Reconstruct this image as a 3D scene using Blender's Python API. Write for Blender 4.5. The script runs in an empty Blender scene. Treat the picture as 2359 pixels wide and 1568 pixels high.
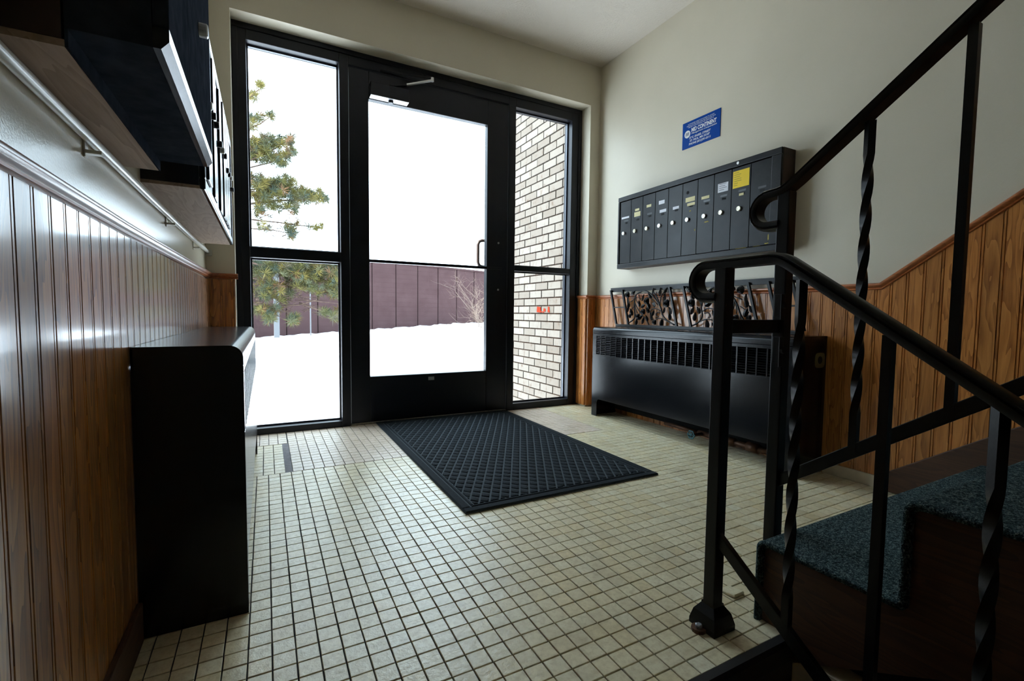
import bpy, math, random
from mathutils import Matrix, Vector
random.seed(7)
PI = math.pi
S = bpy.context.scene
COL = S.collection

# ------------------------------------------------------------------ camera, sky, sun, exposure
YAW, PITCH, ROLL, FPX = 0.486965, 0.0580049, 0.0111329, 1074.07
CAMZ = 0.70
fw = Vector((math.sin(YAW)*math.cos(PITCH), math.cos(YAW)*math.cos(PITCH), -math.sin(PITCH)))
rt0 = Vector((math.cos(YAW), -math.sin(YAW), 0)); up0 = rt0.cross(fw)
rt = math.cos(ROLL)*rt0 + math.sin(ROLL)*up0
up = -math.sin(ROLL)*rt0 + math.cos(ROLL)*up0
cd = bpy.data.cameras.new('camera'); cam = bpy.data.objects.new('camera', cd); COL.objects.link(cam)
cd.sensor_width = 36.0; cd.lens = 36.0*FPX/2359.0; cd.clip_start = 0.02; cd.clip_end = 500
m = Matrix.Identity(4)
for i in range(3):
    m[i][0], m[i][1], m[i][2] = rt[i], up[i], -fw[i]
m[2][3] = CAMZ
cam.matrix_world = m
S.camera = cam

def cam_depth_px(p):
    v = Vector(p) - Vector((0, 0, CAMZ))
    d = v.dot(fw)
    if d < 0.05: return d, -1e6, -1e6
    return d, 1179.5 + FPX*v.dot(rt)/d, 784 - FPX*v.dot(up)/d

w = bpy.data.worlds.new('sky'); S.world = w; w.use_nodes = True
bg = w.node_tree.nodes['Background']
bg.inputs[0].default_value = (0.72, 0.87, 1.0, 1); bg.inputs[1].default_value = 7.0
sd = bpy.data.lights.new('sun', 'SUN'); sd.energy = 15.0; sd.angle = 0.02; sd.color = (1.0, 0.95, 0.87)
so = bpy.data.objects.new('sun', sd); COL.objects.link(so)
so.rotation_euler = Vector((1.0, -0.03, -1.05)).to_track_quat('-Z', 'Y').to_euler()
S.view_settings.view_transform = 'Standard'; S.view_settings.look = 'None'
S.view_settings.exposure = 0.26; S.view_settings.gamma = 1.0; S.view_settings.use_curve_mapping = False
S.cycles.max_bounces = 9; S.cycles.diffuse_bounces = 5; S.cycles.glossy_bounces = 4
S.cycles.transmission_bounces = 4; S.cycles.transparent_max_bounces = 10
S.cycles.caustics_reflective = False; S.cycles.caustics_refractive = False
S.cycles.sample_clamp_indirect = 60.0
S.cycles.use_denoising = True

# ------------------------------------------------------------------ materials
MATS = {}
class NT:
    def __init__(s, name):
        s.m = bpy.data.materials.new(name); s.m.use_nodes = True
        s.t = s.m.node_tree; s.n = s.t.nodes; s.b = s.n['Principled BSDF']; s.out = s.n['Material Output']
    def node(s, t, **k):
        x = s.n.new(t)
        for a, v in k.items(): setattr(x, a, v)
        return x
    def link(s, a, b): s.t.links.new(a, b)
    def pos(s, scale=(1, 1, 1)):
        g = s.node('ShaderNodeNewGeometry'); mp = s.node('ShaderNodeMapping')
        mp.inputs['Scale'].default_value = scale
        s.link(g.outputs['Position'], mp.inputs['Vector']); return mp.outputs[0]
    def obj(s, scale=(1, 1, 1)):
        g = s.node('ShaderNodeTexCoord'); mp = s.node('ShaderNodeMapping')
        mp.inputs['Scale'].default_value = scale
        s.link(g.outputs['Object'], mp.inputs['Vector']); return mp.outputs[0]
    def noise(s, vec, scale=5, detail=4, rough=0.55, dist=0.0):
        x = s.node('ShaderNodeTexNoise'); x.inputs['Scale'].default_value = scale
        x.inputs['Detail'].default_value = detail; x.inputs['Roughness'].default_value = rough
        x.inputs['Distortion'].default_value = dist
        s.link(vec, x.inputs['Vector']); return x.outputs['Fac']
    def ramp(s, fac, stops, interp='LINEAR'):
        x = s.node('ShaderNodeValToRGB'); r = x.color_ramp; r.interpolation = interp
        while len(r.elements) > 1: r.elements.remove(r.elements[-1])
        r.elements[0].position = stops[0][0]; r.elements[0].color = (*stops[0][1], 1)
        for p, c in stops[1:]:
            e = r.elements.new(p); e.color = (*c, 1)
        s.link(fac, x.inputs[0]); return x.outputs[0]
    def mix(s, fac, a, b, mode='MIX'):
        x = s.node('ShaderNodeMix', data_type='RGBA', blend_type=mode)
        if isinstance(fac, (int, float)): x.inputs[0].default_value = fac
        else: s.link(fac, x.inputs[0])
        for i, v in ((6, a), (7, b)):
            if isinstance(v, tuple): x.inputs[i].default_value = (*v, 1)
            else: s.link(v, x.inputs[i])
        return x.outputs[2]
    def math(s, op, a, b=0.0):
        x = s.node('ShaderNodeMath', operation=op)
        for i, v in ((0, a), (1, b)):
            if isinstance(v, (int, float)): x.inputs[i].default_value = v
            else: s.link(v, x.inputs[i])
        return x.outputs[0]
    def rnd(s):
        a = s.node('ShaderNodeObjectInfo'); g = s.node('ShaderNodeNewGeometry')
        return s.math('FRACT', s.math('ADD', a.outputs['Random'], g.outputs['Random Per Island']))
    def base(s, c):
        if isinstance(c, tuple): s.b.inputs['Base Color'].default_value = (*c, 1)
        else: s.link(c, s.b.inputs['Base Color'])
    def rough(s, r):
        if isinstance(r, (int, float)): s.b.inputs['Roughness'].default_value = r
        else: s.link(r, s.b.inputs['Roughness'])
    def bump(s, h, strength=0.3, dist=0.002):
        x = s.node('ShaderNodeBump'); x.inputs['Strength'].default_value = strength
        x.inputs['Distance'].default_value = dist
        s.link(h, x.inputs['Height']); s.link(x.outputs[0], s.b.inputs['Normal'])

def simple(name, col, rough=0.5, metal=0.0, var=0.0, scale=20, bump=0.0, spec=0.5, coat=0.0):
    t = NT(name); t.rough(rough); t.b.inputs['Metallic'].default_value = metal
    t.b.inputs['Specular IOR Level'].default_value = spec
    if coat: t.b.inputs['Coat Weight'].default_value = coat; t.b.inputs['Coat Roughness'].default_value = 0.08
    if var or bump:
        n = t.noise(t.pos(), scale, 5)
        lo = tuple(c*(1-var) for c in col); hi = tuple(min(1, c*(1+var)) for c in col)
        t.base(t.ramp(n, [(0.3, lo), (0.7, hi)]))
        if bump: t.bump(n, bump, 0.002)
    else: t.base(col)
    MATS[name] = t.m; return t.m

def mk_wall():
    t = NT('cream_wall_paint'); v = t.pos()
    n = t.noise(v, 3, 4); t.base(t.ramp(n, [(0.3, (0.60, 0.548, 0.43)), (0.7, (0.635, 0.58, 0.46))]))
    t.rough(0.42); f = t.noise(v, 220, 3, 0.6); t.bump(f, 0.22, 0.0012); return t.m
def mk_ceiling():
    t = NT('stippled_ceiling_paint'); v = t.pos(); f = t.noise(v, 90, 5, 0.7)
    t.base((0.71, 0.64, 0.555)); t.rough(0.9); t.bump(f, 0.9, 0.006); return t.m
def mk_wood(name, c0, c1, c2, rough=0.28, axis=2, coat=0.35, gs=1.0):
    t = NT(name); sc = [55*gs, 55*gs, 55*gs]; sc[axis] = 3.0*gs
    r = t.rnd()
    g = t.node('ShaderNodeNewGeometry'); add = t.node('ShaderNodeVectorMath', operation='ADD')
    cmb = t.node('ShaderNodeCombineXYZ')
    for i in range(3): t.link(t.math('MULTIPLY', r, 7.0 + 3*i), cmb.inputs[i])
    t.link(g.outputs['Position'], add.inputs[0]); t.link(cmb.outputs[0], add.inputs[1])
    mp = t.node('ShaderNodeMapping'); mp.inputs['Scale'].default_value = sc; t.link(add.outputs[0], mp.inputs[0])
    fine = t.noise(mp.outputs[0], 4.0, 4, 0.6)
    mp2 = t.node('ShaderNodeMapping'); s2 = [9*gs]*3; s2[axis] = 1.1*gs
    mp2.inputs['Scale'].default_value = s2; t.link(add.outputs[0], mp2.inputs[0])
    big = t.noise(mp2.outputs[0], 2.0, 2, 0.5, 0.6)
    rings = t.math('FRACT', t.math('MULTIPLY', big, 9.0))
    k = t.math('ADD', t.math('MULTIPLY', rings, 0.45), t.math('MULTIPLY', fine, 0.6))
    col = t.ramp(k, [(0.15, c0), (0.5, c1), (0.9, c2)])
    tone = t.ramp(r, [(0.0, (0.72, 0.70, 0.66)), (0.5, (1, 1, 1)), (1.0, (1.18, 1.1, 1.0))])
    t.base(t.mix(1.0, col, tone, 'MULTIPLY'))
    t.rough(rough); t.bump(fine, 0.12, 0.001)
    t.b.inputs['Coat Weight'].default_value = coat; t.b.inputs['Coat Roughness'].default_value = 0.12
    return t.m
def mk_tile(name, cols, rough):
    t = NT(name); r = t.rnd(); base = t.ramp(r, cols)
    v = t.pos(); n = t.noise(v, 70, 5, 0.65); st = t.noise(v, 7, 3)
    b = t.mix(t.ramp(n, [(0.42, (0, 0, 0)), (0.66, (0.6, 0.6, 0.6))]), base, (0.52, 0.42, 0.24))
    b = t.mix(t.ramp(st, [(0.5, (0, 0, 0)), (0.8, (0.4, 0.4, 0.4))]), b, (0.32, 0.24, 0.12))
    t.base(b); t.rough(t.ramp(n, [(0.3, (rough,)*3), (0.8, (rough+0.14,)*3)]))
    t.bump(t.noise(v, 75, 4, 0.7), 0.6, 0.0022); return t.m
def mk_brick():
    t = NT('whitewashed_brick'); r = t.rnd(); v = t.pos()
    a = t.noise(v, 16, 6, 0.7); sp = t.noise(t.pos((1, 1, 0.35)), 45, 4, 0.6)
    wash = t.ramp(r, [(0, (0.112, 0.102, 0.091)), (0.5, (0.134, 0.125, 0.114)), (1, (0.152, 0.144, 0.133))])
    f = t.ramp(t.math('ADD', t.math('MULTIPLY', a, 0.6), t.math('MULTIPLY', sp, 0.4)), [(0.30, (1, 1, 1)), (0.44, (0.12, 0.12, 0.12)), (0.6, (0, 0, 0))])
    t.b.inputs['Specular IOR Level'].default_value = 0.0; t.base(t.mix(f, wash, (0.062, 0.038, 0.026))); t.rough(0.9); t.bump(a, 0.5, 0.004); return t.m
def mk_carpet():
    t = NT('teal_speckled_carpet'); v = t.pos()
    n = t.noise(v, 300, 2, 0.8); n2 = t.noise(v, 110, 3, 0.7)
    k = t.math('ADD', t.math('MULTIPLY', n, 0.6), t.math('MULTIPLY', n2, 0.4))
    t.base(t.ramp(k, [(0.38, (0.004, 0.006, 0.007)), (0.46, (0.024, 0.043, 0.049)), (0.53, (0.060, 0.105, 0.112)), (0.59, (0.23, 0.30, 0.29)), (0.68, (0.12, 0.08, 0.065))]))
    t.rough(1.0); t.b.inputs['Specular IOR Level'].default_value = 0.1
    t.bump(k, 1.0, 0.012); return t.m
def mk_glass():
    t = NT('clear_pane_glass'); tr = t.node('ShaderNodeBsdfTransparent'); gl = t.node('ShaderNodeBsdfGlossy')
    tr.inputs[0].default_value = (0.95, 0.97, 0.97, 1); gl.inputs['Roughness'].default_value = 0.0
    lw = t.node('ShaderNodeLayerWeight'); lw.inputs[0].default_value = 0.5
    fr = t.math('ADD', t.math('MULTIPLY', t.math('POWER', lw.outputs['Facing'], 5.0), 0.75), 0.03)
    mx = t.node('ShaderNodeMixShader'); t.link(fr, mx.inputs[0])
    t.link(tr.outputs[0], mx.inputs[1]); t.link(gl.outputs[0], mx.inputs[2])
    t.link(mx.outputs[0], t.out.inputs[0]); return t.m
def mk_metal_doors():
    t = NT('scuffed_black_enamel'); v = t.pos(); n = t.noise(v, 9, 4, 0.6); s2 = t.noise(v, 60, 5, 0.7)
    r = t.rnd()
    c = t.mix(t.ramp(n, [(0.42, (0, 0, 0)), (0.75, (0.5, 0.5, 0.5))]), (0.004, 0.0045, 0.006), (0.024, 0.022, 0.021))
    c = t.mix(t.ramp(s2, [(0.70, (0, 0, 0)), (0.76, (0.7, 0.7, 0.7))]), c, (0.14, 0.11, 0.05))
    t.b.inputs['Specular IOR Level'].default_value = 0.25; t.base(c); t.rough(t.ramp(n, [(0.3, (0.30,)*3), (0.8, (0.42,)*3)])); return t.m
def mk_siding():
    t = NT('brown_board_siding'); v = t.pos()
    wv = t.node('ShaderNodeTexWave', bands_direction='Z', wave_profile='SAW'); wv.inputs['Scale'].default_value = 2.2
    t.link(v, wv.inputs['Vector']); n = t.noise(v, 3, 4)
    c = t.ramp(n, [(0.3, (0.046, 0.027, 0.0275)), (0.7, (0.056, 0.034, 0.0345))])
    t.base(t.mix(t.ramp(wv.outputs['Fac'], [(0.0, (0.55, 0.55, 0.55)), (0.15, (0, 0, 0))]), c, (0.037, 0.021, 0.0215)))
    t.rough(0.8); t.b.inputs['Specular IOR Level'].default_value = 0.0; return t.m
def mk_needles():
    t = NT('pine_needles'); r = t.rnd()
    t.base(t.ramp(r, [(0, (0.035, 0.050, 0.040)), (0.35, (0.085, 0.08, 0.026)), (0.62, (0.15, 0.12, 0.034)), (0.85, (0.06, 0.08, 0.062)), (1.0, (0.17, 0.085, 0.04))]))
    t.rough(0.6); t.b.inputs['Specular IOR Level'].default_value = 0.05; return t.m
def mk_snow():
    t = NT('fresh_snow'); v = t.pos(); n = t.noise(v, 2.5, 6, 0.6)
    t.base((0.80, 0.83, 0.88)); t.rough(0.7); t.bump(n, 0.5, 0.06); return t.m
def mk_mat():
    t = NT('charcoal_mat_pile'); v = t.pos(); n = t.noise(v, 500, 2, 0.7)
    t.base(t.ramp(n, [(0.35, (0.008, 0.0105, 0.013)), (0.65, (0.028, 0.036, 0.043))])); t.rough(0.95)
    t.b.inputs['Specular IOR Level'].default_value = 0.15; t.bump(n, 0.8, 0.003); return t.m

WALL = mk_wall(); CEIL = mk_ceiling()
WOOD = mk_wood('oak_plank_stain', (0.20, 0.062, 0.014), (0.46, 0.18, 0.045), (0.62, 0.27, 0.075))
WOODL = mk_wood('oak_plank_left', (0.075, 0.026, 0.008), (0.34, 0.140, 0.033), (0.54, 0.26, 0.065), 0.30, coat=1.0)  # darker, streakier tones of the same oak planks for the left
RAILW = mk_wood('chair_rail_stain', (0.22, 0.062, 0.018), (0.37, 0.115, 0.033), (0.44, 0.15, 0.045), 0.3, axis=1)
DARKW = mk_wood('dark_stringer_wood', (0.034, 0.013, 0.005), (0.062, 0.025, 0.010), (0.085, 0.036, 0.015), 0.6, axis=1, coat=0.0)
RAWW = mk_wood('raw_cabinet_wood', (0.24, 0.165, 0.115), (0.34, 0.245, 0.18), (0.42, 0.31, 0.235), 0.6, axis=1, coat=0.0)
TILE = mk_tile('cream_mosaic_tile', [(0, (0.70, 0.62, 0.42)), (0.4, (0.78, 0.71, 0.50)), (0.8, (0.74, 0.63, 0.39)), (1, (0.80, 0.75, 0.56))], 0.26)
TILE2 = mk_tile('beige_patch_tile', [(0, (0.68, 0.57, 0.47)), (0.5, (0.74, 0.63, 0.53)), (1, (0.70, 0.58, 0.49))], 0.30)
GROUT = simple('dark_grout', (0.011, 0.011, 0.014), 0.9, var=0.3, scale=40)
BRICK = mk_brick(); MORTAR = simple('brown_mortar', (0.054, 0.037, 0.029), 0.95, var=0.25, scale=60, spec=0.0)
CARPET = mk_carpet(); GLASS = mk_glass(); ENAMEL = mk_metal_doors()
FRAME = simple('black_storefront_frame', (0.0030, 0.0042, 0.0095), 0.36, spec=0.35)  # navy cast in the black stands in for flare from the bright windows
BLACK = simple('gloss_black_paint', (0.004, 0.0045, 0.006), 0.30, var=0.3, scale=8, spec=0.55)
BLACKM = simple('gloss_black_radiator_paint', (0.003, 0.0035, 0.005), 0.2, var=0.3, scale=6, spec=0.33)
IRON = simple('black_iron_paint', (0.0022, 0.0022, 0.0026), 0.36, spec=0.3, bump=0.15, var=0.2, scale=120)
VOID = simple('dark_interior', (0.003, 0.003, 0.003), 0.9)
CHROME = simple('worn_chrome', (0.78, 0.78, 0.76), 0.3, 0.35)
BRASS = simple('pale_brass', (0.80, 0.74, 0.58), 0.3, 0.35)
ALU = simple('pale_aluminium', (0.45, 0.46, 0.48), 0.35, 0.6)
ALUB = simple('bright_aluminium', (0.75, 0.77, 0.82), 0.3, 0.5); BEAD = simple('grey_glazing_bead', (0.10, 0.11, 0.13), 0.2, 0.4)
WHITEP = simple('white_trim_paint', (0.62, 0.61, 0.55), 0.25)
PAPER = simple('cream_paper', (0.62, 0.55, 0.30), 0.7); PAPERW = simple('white_paper', (0.62, 0.62, 0.66), 0.6)
YELLOW = simple('yellow_notice_paper', (0.80, 0.56, 0.005), 0.6)
INK = simple('grey_ink', (0.38, 0.28, 0.03), 0.8)
SCUFF = simple('yellow_scuff', (0.42, 0.32, 0.04), 0.8)
BLUE = simple('blue_sign_plastic', (0.0, 0.048, 0.27), 0.4, spec=0.15); SIGNW = simple('white_sign_print', (0.72, 0.73, 0.72), 0.5)
SIGNB = simple('navy_sign_print', (0.012, 0.035, 0.12), 0.5)
BROWNP = simple('brown_painted_side', (0.040, 0.018, 0.011), 0.55, var=0.3, scale=25)
SIDING = mk_siding(); NEEDLE = mk_needles(); SNOW = mk_snow()
BARK = simple('pale_bark', (0.11, 0.075, 0.06), 0.9, var=0.4, scale=30, spec=0.0); TWIG = simple('tan_twig', (0.15, 0.115, 0.095), 0.9, spec=0.0)
POSTG = simple('grey_post', (0.12, 0.125, 0.135), 0.8, spec=0.0); SEAM = simple('dark_seam', (0.010, 0.006, 0.006), 0.9, spec=0.0)
MATP = mk_mat(); MATB = simple('mat_base_grey', (0.062, 0.075, 0.085), 0.95, var=0.3, scale=300, spec=0.1)
RUBBER = simple('black_rubber_nosing', (0.010, 0.010, 0.011), 0.5)
STOOP = simple('damp_tan_concrete', (0.20, 0.165, 0.10), 0.9, var=0.2, scale=15)
MATTEB = simple('brushed_black_wood_paint', (0.034, 0.042, 0.058), 0.6, spec=0.0, var=0.3, scale=30)
PIPE = simple('old_copper_pipe', (0.10, 0.045, 0.022), 0.5, 0.4, var=0.5, scale=30)
TEAL = simple('teal_handwheel', (0.03, 0.11, 0.13), 0.5)
LOWERP = simple('lower_wall_paint', (0.66, 0.60, 0.47), 0.7, var=0.1)
STICK = simple('pale_yellow_sticker', (0.17, 0.145, 0.06), 0.6)
HANDLE = simple('brown_door_pull', (0.06, 0.035, 0.028), 0.5)
DUST = simple('dusty_threshold', (0.20, 0.18, 0.14), 0.8, var=0.3, scale=60)

# ------------------------------------------------------------------ builders
class B:
    def __init__(s): s.v = []; s.f = []
    def add(s, vs, fs):
        o = len(s.v); s.v += [tuple(p) for p in vs]; s.f += [tuple(i+o for i in f) for f in fs]; return s
    def box(s, x0, y0, z0, x1, y1, z1):
        return s.add([(x0,y0,z0),(x1,y0,z0),(x1,y1,z0),(x0,y1,z0),(x0,y0,z1),(x1,y0,z1),(x1,y1,z1),(x0,y1,z1)],
                     [(0,3,2,1),(4,5,6,7),(0,1,5,4),(1,2,6,5),(2,3,7,6),(3,0,4,7)])
    def cbox(s, x0, y0, z0, x1, y1, z1, c):          # box with a chamfered top (+z) rim
        return s.add([(x0,y0,z0),(x1,y0,z0),(x1,y1,z0),(x0,y1,z0),(x0,y0,z1-c),(x1,y0,z1-c),(x1,y1,z1-c),(x0,y1,z1-c),
                      (x0+c,y0+c,z1),(x1-c,y0+c,z1),(x1-c,y1-c,z1),(x0+c,y1-c,z1)],
                     [(0,1,5,4),(1,2,6,5),(2,3,7,6),(3,0,4,7),(4,5,9,8),(5,6,10,9),(6,7,11,10),(7,4,8,11),(8,9,10,11),(0,3,2,1)])
    def prism(s, poly, a, b, axis=0):                # polygon (p,q) extruded along axis from a to b
        def P(p, q, t): return ((t,p,q),(p,t,q),(p,q,t))[axis]
        n = len(poly); vs = [P(p,q,a) for p,q in poly]+[P(p,q,b) for p,q in poly]
        ar = sum(poly[i][0]*poly[(i+1)%n][1]-poly[(i+1)%n][0]*poly[i][1] for i in range(n))
        flip = (ar < 0) ^ (axis == 1) ^ (b < a)
        fs = [(i,(i+1)%n,n+(i+1)%n,n+i) for i in range(n)]+[tuple(range(n))[::-1], tuple(range(n,2*n))]
        if flip: fs = [f[::-1] for f in fs]
        return s.add(vs, fs)
    def sweep(s, pts, prof, upv=(0,0,1), cap=True, closed=True):   # profile (side, up) swept along pts, mitred
        pts = [Vector(p) for p in pts]; U = Vector(upv); n = len(pts); k = len(prof); vs = []
        for i, p in enumerate(pts):
            a = (p-pts[i-1]).normalized() if i else None
            b = (pts[i+1]-p).normalized() if i < n-1 else None
            t = ((a or b)+(b or a)).normalized(); d = a or b
            sd_ = d.cross(U).normalized(); sd_t = sd_; u = sd_t.cross(t).normalized()
            c = 1.0/max(0.3, t.dot(d))
            for q in prof: vs.append(p+sd_t*q[0]+u*q[1]*c)
        fs = []
        for i in range(n-1):
            for j in range(k if closed else k-1):
                j2 = (j+1) % k; fs.append((i*k+j, i*k+j2, (i+1)*k+j2, (i+1)*k+j))
        if cap: fs += [tuple(range(k))[::-1], tuple((n-1)*k+j for j in range(k))]
        return s.add(vs, fs)
    def tube(s, pts, r, n=8, cap=True):
        pts = [Vector(p) for p in pts]; rs = r if isinstance(r, (list, tuple)) else [r]*len(pts)
        t0 = (pts[1]-pts[0]).normalized(); nn = t0.orthogonal().normalized(); vs = []; fs = []
        for i, p in enumerate(pts):
            a = pts[min(i+1, len(pts)-1)]-pts[max(i-1, 0)]; t = a.normalized()
            nn = (nn - t*nn.dot(t)).normalized(); bb = t.cross(nn)
            for j in range(n):
                an = 2*PI*j/n; vs.append(p+rs[i]*(math.cos(an)*nn+math.sin(an)*bb))
        for i in range(len(pts)-1):
            for j in range(n):
                j2 = (j+1) % n; fs.append((i*n+j, i*n+j2, (i+1)*n+j2, (i+1)*n+j))
        if cap: fs += [tuple(range(n))[::-1], tuple((len(pts)-1)*n+j for j in range(n))]
        return s.add(vs, fs)
    def twist(s, x, y, z0, z1, h, t0, t1, turns):    # square bar, twisted between t0 and t1
        zs = [z0]+[t0+(t1-t0)*i/40 for i in range(41)]+[z1]; vs = []; fs = []
        for z in zs:
            f = min(1, max(0, (z-t0)/(t1-t0))); a = PI/4+f*turns*2*PI; r = h*1.414
            vs += [(x+r*math.cos(a+k*PI/2), y+r*math.sin(a+k*PI/2), z) for k in range(4)]
        for i in range(len(zs)-1):
            for k in range(4):
                k2 = (k+1) % 4; fs.append((i*4+k, i*4+k2, i*4+4+k2, i*4+4+k))
        fs += [(3,2,1,0), tuple((len(zs)-1)*4+k for k in range(4))]
        return s.add(vs, fs)
    def disc(s, c, ax, r, h, n=16, c2=0.0):          # cylinder centred at c, extruded h along ax
        c = Vector(c); ax = Vector(ax).normalized()
        if c2: return s.tube([c, c+ax*(h-c2), c+ax*h], [r, r, r-c2], n)
        return s.tube([c, c+ax*h], r, n)
    def build(s, name, mat, parent=None, smooth=False, bevel=0.0, kind=None, seg=2):
        me = bpy.data.meshes.new(name); me.from_pydata([tuple(v) for v in s.v], [], s.f); me.update()
        if smooth:
            for p in me.polygons: p.use_smooth = True
        me.materials.append(mat)
        return obj(name, me, parent, bevel, kind, seg)
def obj(name, me, parent=None, bevel=0.0, kind=None, seg=2):
    o = bpy.data.objects.new(name, me); COL.objects.link(o)
    if parent: o.parent = parent
    if bevel:
        md = o.modifiers.new('bevel', 'BEVEL'); md.width = bevel; md.segments = seg; md.limit_method = 'ANGLE'; md.angle_limit = 0.6
    if kind: o['kind'] = kind
    return o
def smooth_angle(o, a=0.7):
    me = o.data
    for p in me.polygons: p.use_smooth = True
    try: me.set_sharp_from_angle(angle=a)
    except Exception: pass
    return o
def tag(o, label, cat, kind=None, group=None):
    o['label'] = label; o['category'] = cat
    if kind: o['kind'] = kind
    if group: o['group'] = group
    return o
def thing(name, label, cat, mat4=None, kind=None, group=None):
    o = bpy.data.objects.new(name, None); COL.objects.link(o); o.empty_display_size = 0.1
    if mat4 is not None: o.matrix_world = mat4
    return tag(o, label, cat, kind, group)
def basis(origin, x, y, z):
    M = Matrix.Identity(4)
    for i in range(3): M[i][0], M[i][1], M[i][2], M[i][3] = x[i], y[i], z[i], origin[i]
    return M
def ON_RIGHT(y, z, x): return basis((x, y, z), (0,-1,0), (0,0,1), (-1,0,0))   # u toward the stairs, v up, w into the room
def ON_LEFT(y, z, x): return basis((x, y, z), (0,1,0), (0,0,1), (1,0,0))

# ------------------------------------------------------------------ dimensions (metres)
XL, XR = -0.260, 2.229           # painted faces of the side walls
YF, YW = 2.846, 2.954            # front wall face, face of the storefront frame
ZC = 2.520; YE = 0.592           # ceiling, edge of the landing
OX0, OX1, OZ = -0.134, 2.141, 2.230   # opening in the front wall
BACK = -2.7

# ------------------------------------------------------------------ floor of tiles
fl = B().box(XL, YE, -1.7, XR, 3.06, -0.0045).build('floor', GROUT)
tag(fl, 'landing floor of small cream mosaic tiles with dark grout', 'floor', 'structure')
PX, PY = 0.0437, 0.0438
cells = []
def grid(x0, x1, y0, y1, ox, oy, which):
    i0, i1 = math.floor((x0-ox)/PX), math.ceil((x1-ox)/PX)
    j0, j1 = math.floor((y0-oy)/PY), math.ceil((y1-oy)/PY)
    for i in range(i0, i1):
        for j in range(j0, j1):
            a0, a1 = max(ox+i*PX, x0), min(ox+(i+1)*PX, x1); b0, b1 = max(oy+j*PY, y0), min(oy+(j+1)*PY, y1)
            if a1-a0 > 0.008 and b1-b0 > 0.008: cells.append((a0, a1, b0, b1, which))
YB = 0.984+28*PY                                   # seam between old and replaced tiles
grid(XL+0.003, XR-0.003, YE+0.002, YB, 0.001, 0.984, 0)
grid(XL+0.003, 0.068, YB, YB+11*PY+0.012, -0.019, YB, 0)
grid(XL+0.003, 0.094, YB+11*PY+0.016, YW+0.004, 0.006, YB+11*PY+0.016, 1)
grid(0.096, 1.802, YB+0.001, YW+0.004, 0.096, YB+0.004, 1)
grid(1.804, XR-0.003, YB, YW+0.004, 0.001, 0.984, 0)
G = 0.0014
def rank(c):
    x, y = (c[0]+c[1])/2, (c[2]+c[3])/2
    d, u, v = cam_depth_px((x, y, 0))
    if d <= 0 or not (-30 < u < 2390 and -30 < v < 1598): return 0
    if x < -0.05 and 1.2 < y < 2.6: return 0
    if x > 1.0 and y < 0.657: return 0
    if 0.60 < x < 1.52 and 1.46 < y < 2.96: return 0
    return 1/(d*d*d)
cells.sort(key=rank, reverse=True)
tile_me = {}
for w_, mt in ((0, TILE), (1, TILE2)):
    b = B().cbox(-PX/2+G, -PY/2+G, -0.0055, PX/2-G, PY/2-G, 0, 0.0008)
    me = bpy.data.meshes.new('tile'); me.from_pydata(b.v, [], b.f); me.materials.append(mt); tile_me[w_] = me
n_ind = 0; rest = [B(), B()]
for c in cells:
    x, y = (c[0]+c[1])/2, (c[2]+c[3])/2
    full = abs(c[1]-c[0]-PX) < 1e-4 and abs(c[3]-c[2]-PY) < 1e-4
    if n_ind < 300 and rank(c) > 0:
        if full: o = obj('tile', tile_me[c[4]], fl)
        else:
            hx, hy = (c[1]-c[0])/2-G, (c[3]-c[2])/2-G
            o = B().cbox(-hx, -hy, -0.0055, hx, hy, 0, 0.0008).build('tile', (TILE, TILE2)[c[4]], fl)
        o.location = (x+random.uniform(-3e-4, 3e-4), y+random.uniform(-3e-4, 3e-4), random.uniform(-4e-4, 3e-4))
        o.rotation_euler = (random.gauss(0, 0.004), random.gauss(0, 0.004), random.gauss(0, 0.005)); n_ind += 1
    else:
        z = random.uniform(-4e-4, 3e-4); j = random.gauss(0, 2.5e-4); r = rest[c[4]]; k = len(r.v)
        r.cbox(c[0]+G+j, c[2]+G, z-0.005, c[1]-G+j, c[3]-G, z, 0.0008)
        sx, sy = random.gauss(0, 0.004), random.gauss(0, 0.004)
        for q in range(k, len(r.v)):
            p = r.v[q]; r.v[q] = (p[0], p[1], p[2]+sx*(p[0]-x)+sy*(p[1]-y))
B().box(0.067, YB, -0.005, 0.0955, YB+11*PY+0.012, -0.0008).build('mortar_fill', simple('grey_mortar_fill', (0.20, 0.19, 0.20), 0.9, var=0.2, scale=50), fl)
rest[0].build('mosaic_tiles', TILE, fl, kind='stuff'); rest[1].build('patch_tiles', TILE2, fl, kind='stuff')
# a loose tile tipped up beside the first step
lt = B().cbox(-0.021, -0.021, -0.006, 0.021, 0.021, 0, 0.0016).build('loose_tile', TILE, fl)
lt.location = (1.034, 0.748, 0.006); lt.rotation_euler = (-0.10, 0.08, 0.1)

# ------------------------------------------------------------------ walls and ceiling
def struct(b, name, mat, label, cat='wall', **k): return tag(b.build(name, mat, **k), label, cat, 'structure')
WALLG = mk_wall(); WALLG.node_tree.nodes['Principled BSDF'].inputs['Roughness'].default_value = 0.2; WALLG.name = 'glossy_cream_paint'
wl = struct(B().box(XL-0.12, BACK, -1.7, XL, 3.06, 4.0), 'wall_left', WALLG, 'left wall, cream paint above dark beaded wainscot planks')
wr = struct(B().box(XR, BACK, -1.7, XR+0.12, 3.06, 4.0), 'wall_right', WALL, 'right wall, cream paint above orange oak wainscot with mailboxes')
b = B()
b.box(XL, YF, -0.16, OX0, 3.06, ZC); b.box(OX1, YF, -0.16, XR, 3.06, ZC); b.box(OX0, YF, OZ, OX1, 3.06, ZC)
wf = struct(b, 'wall_front', WALL, 'front wall around the glazed entrance, cream paint with deep reveals')
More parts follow.
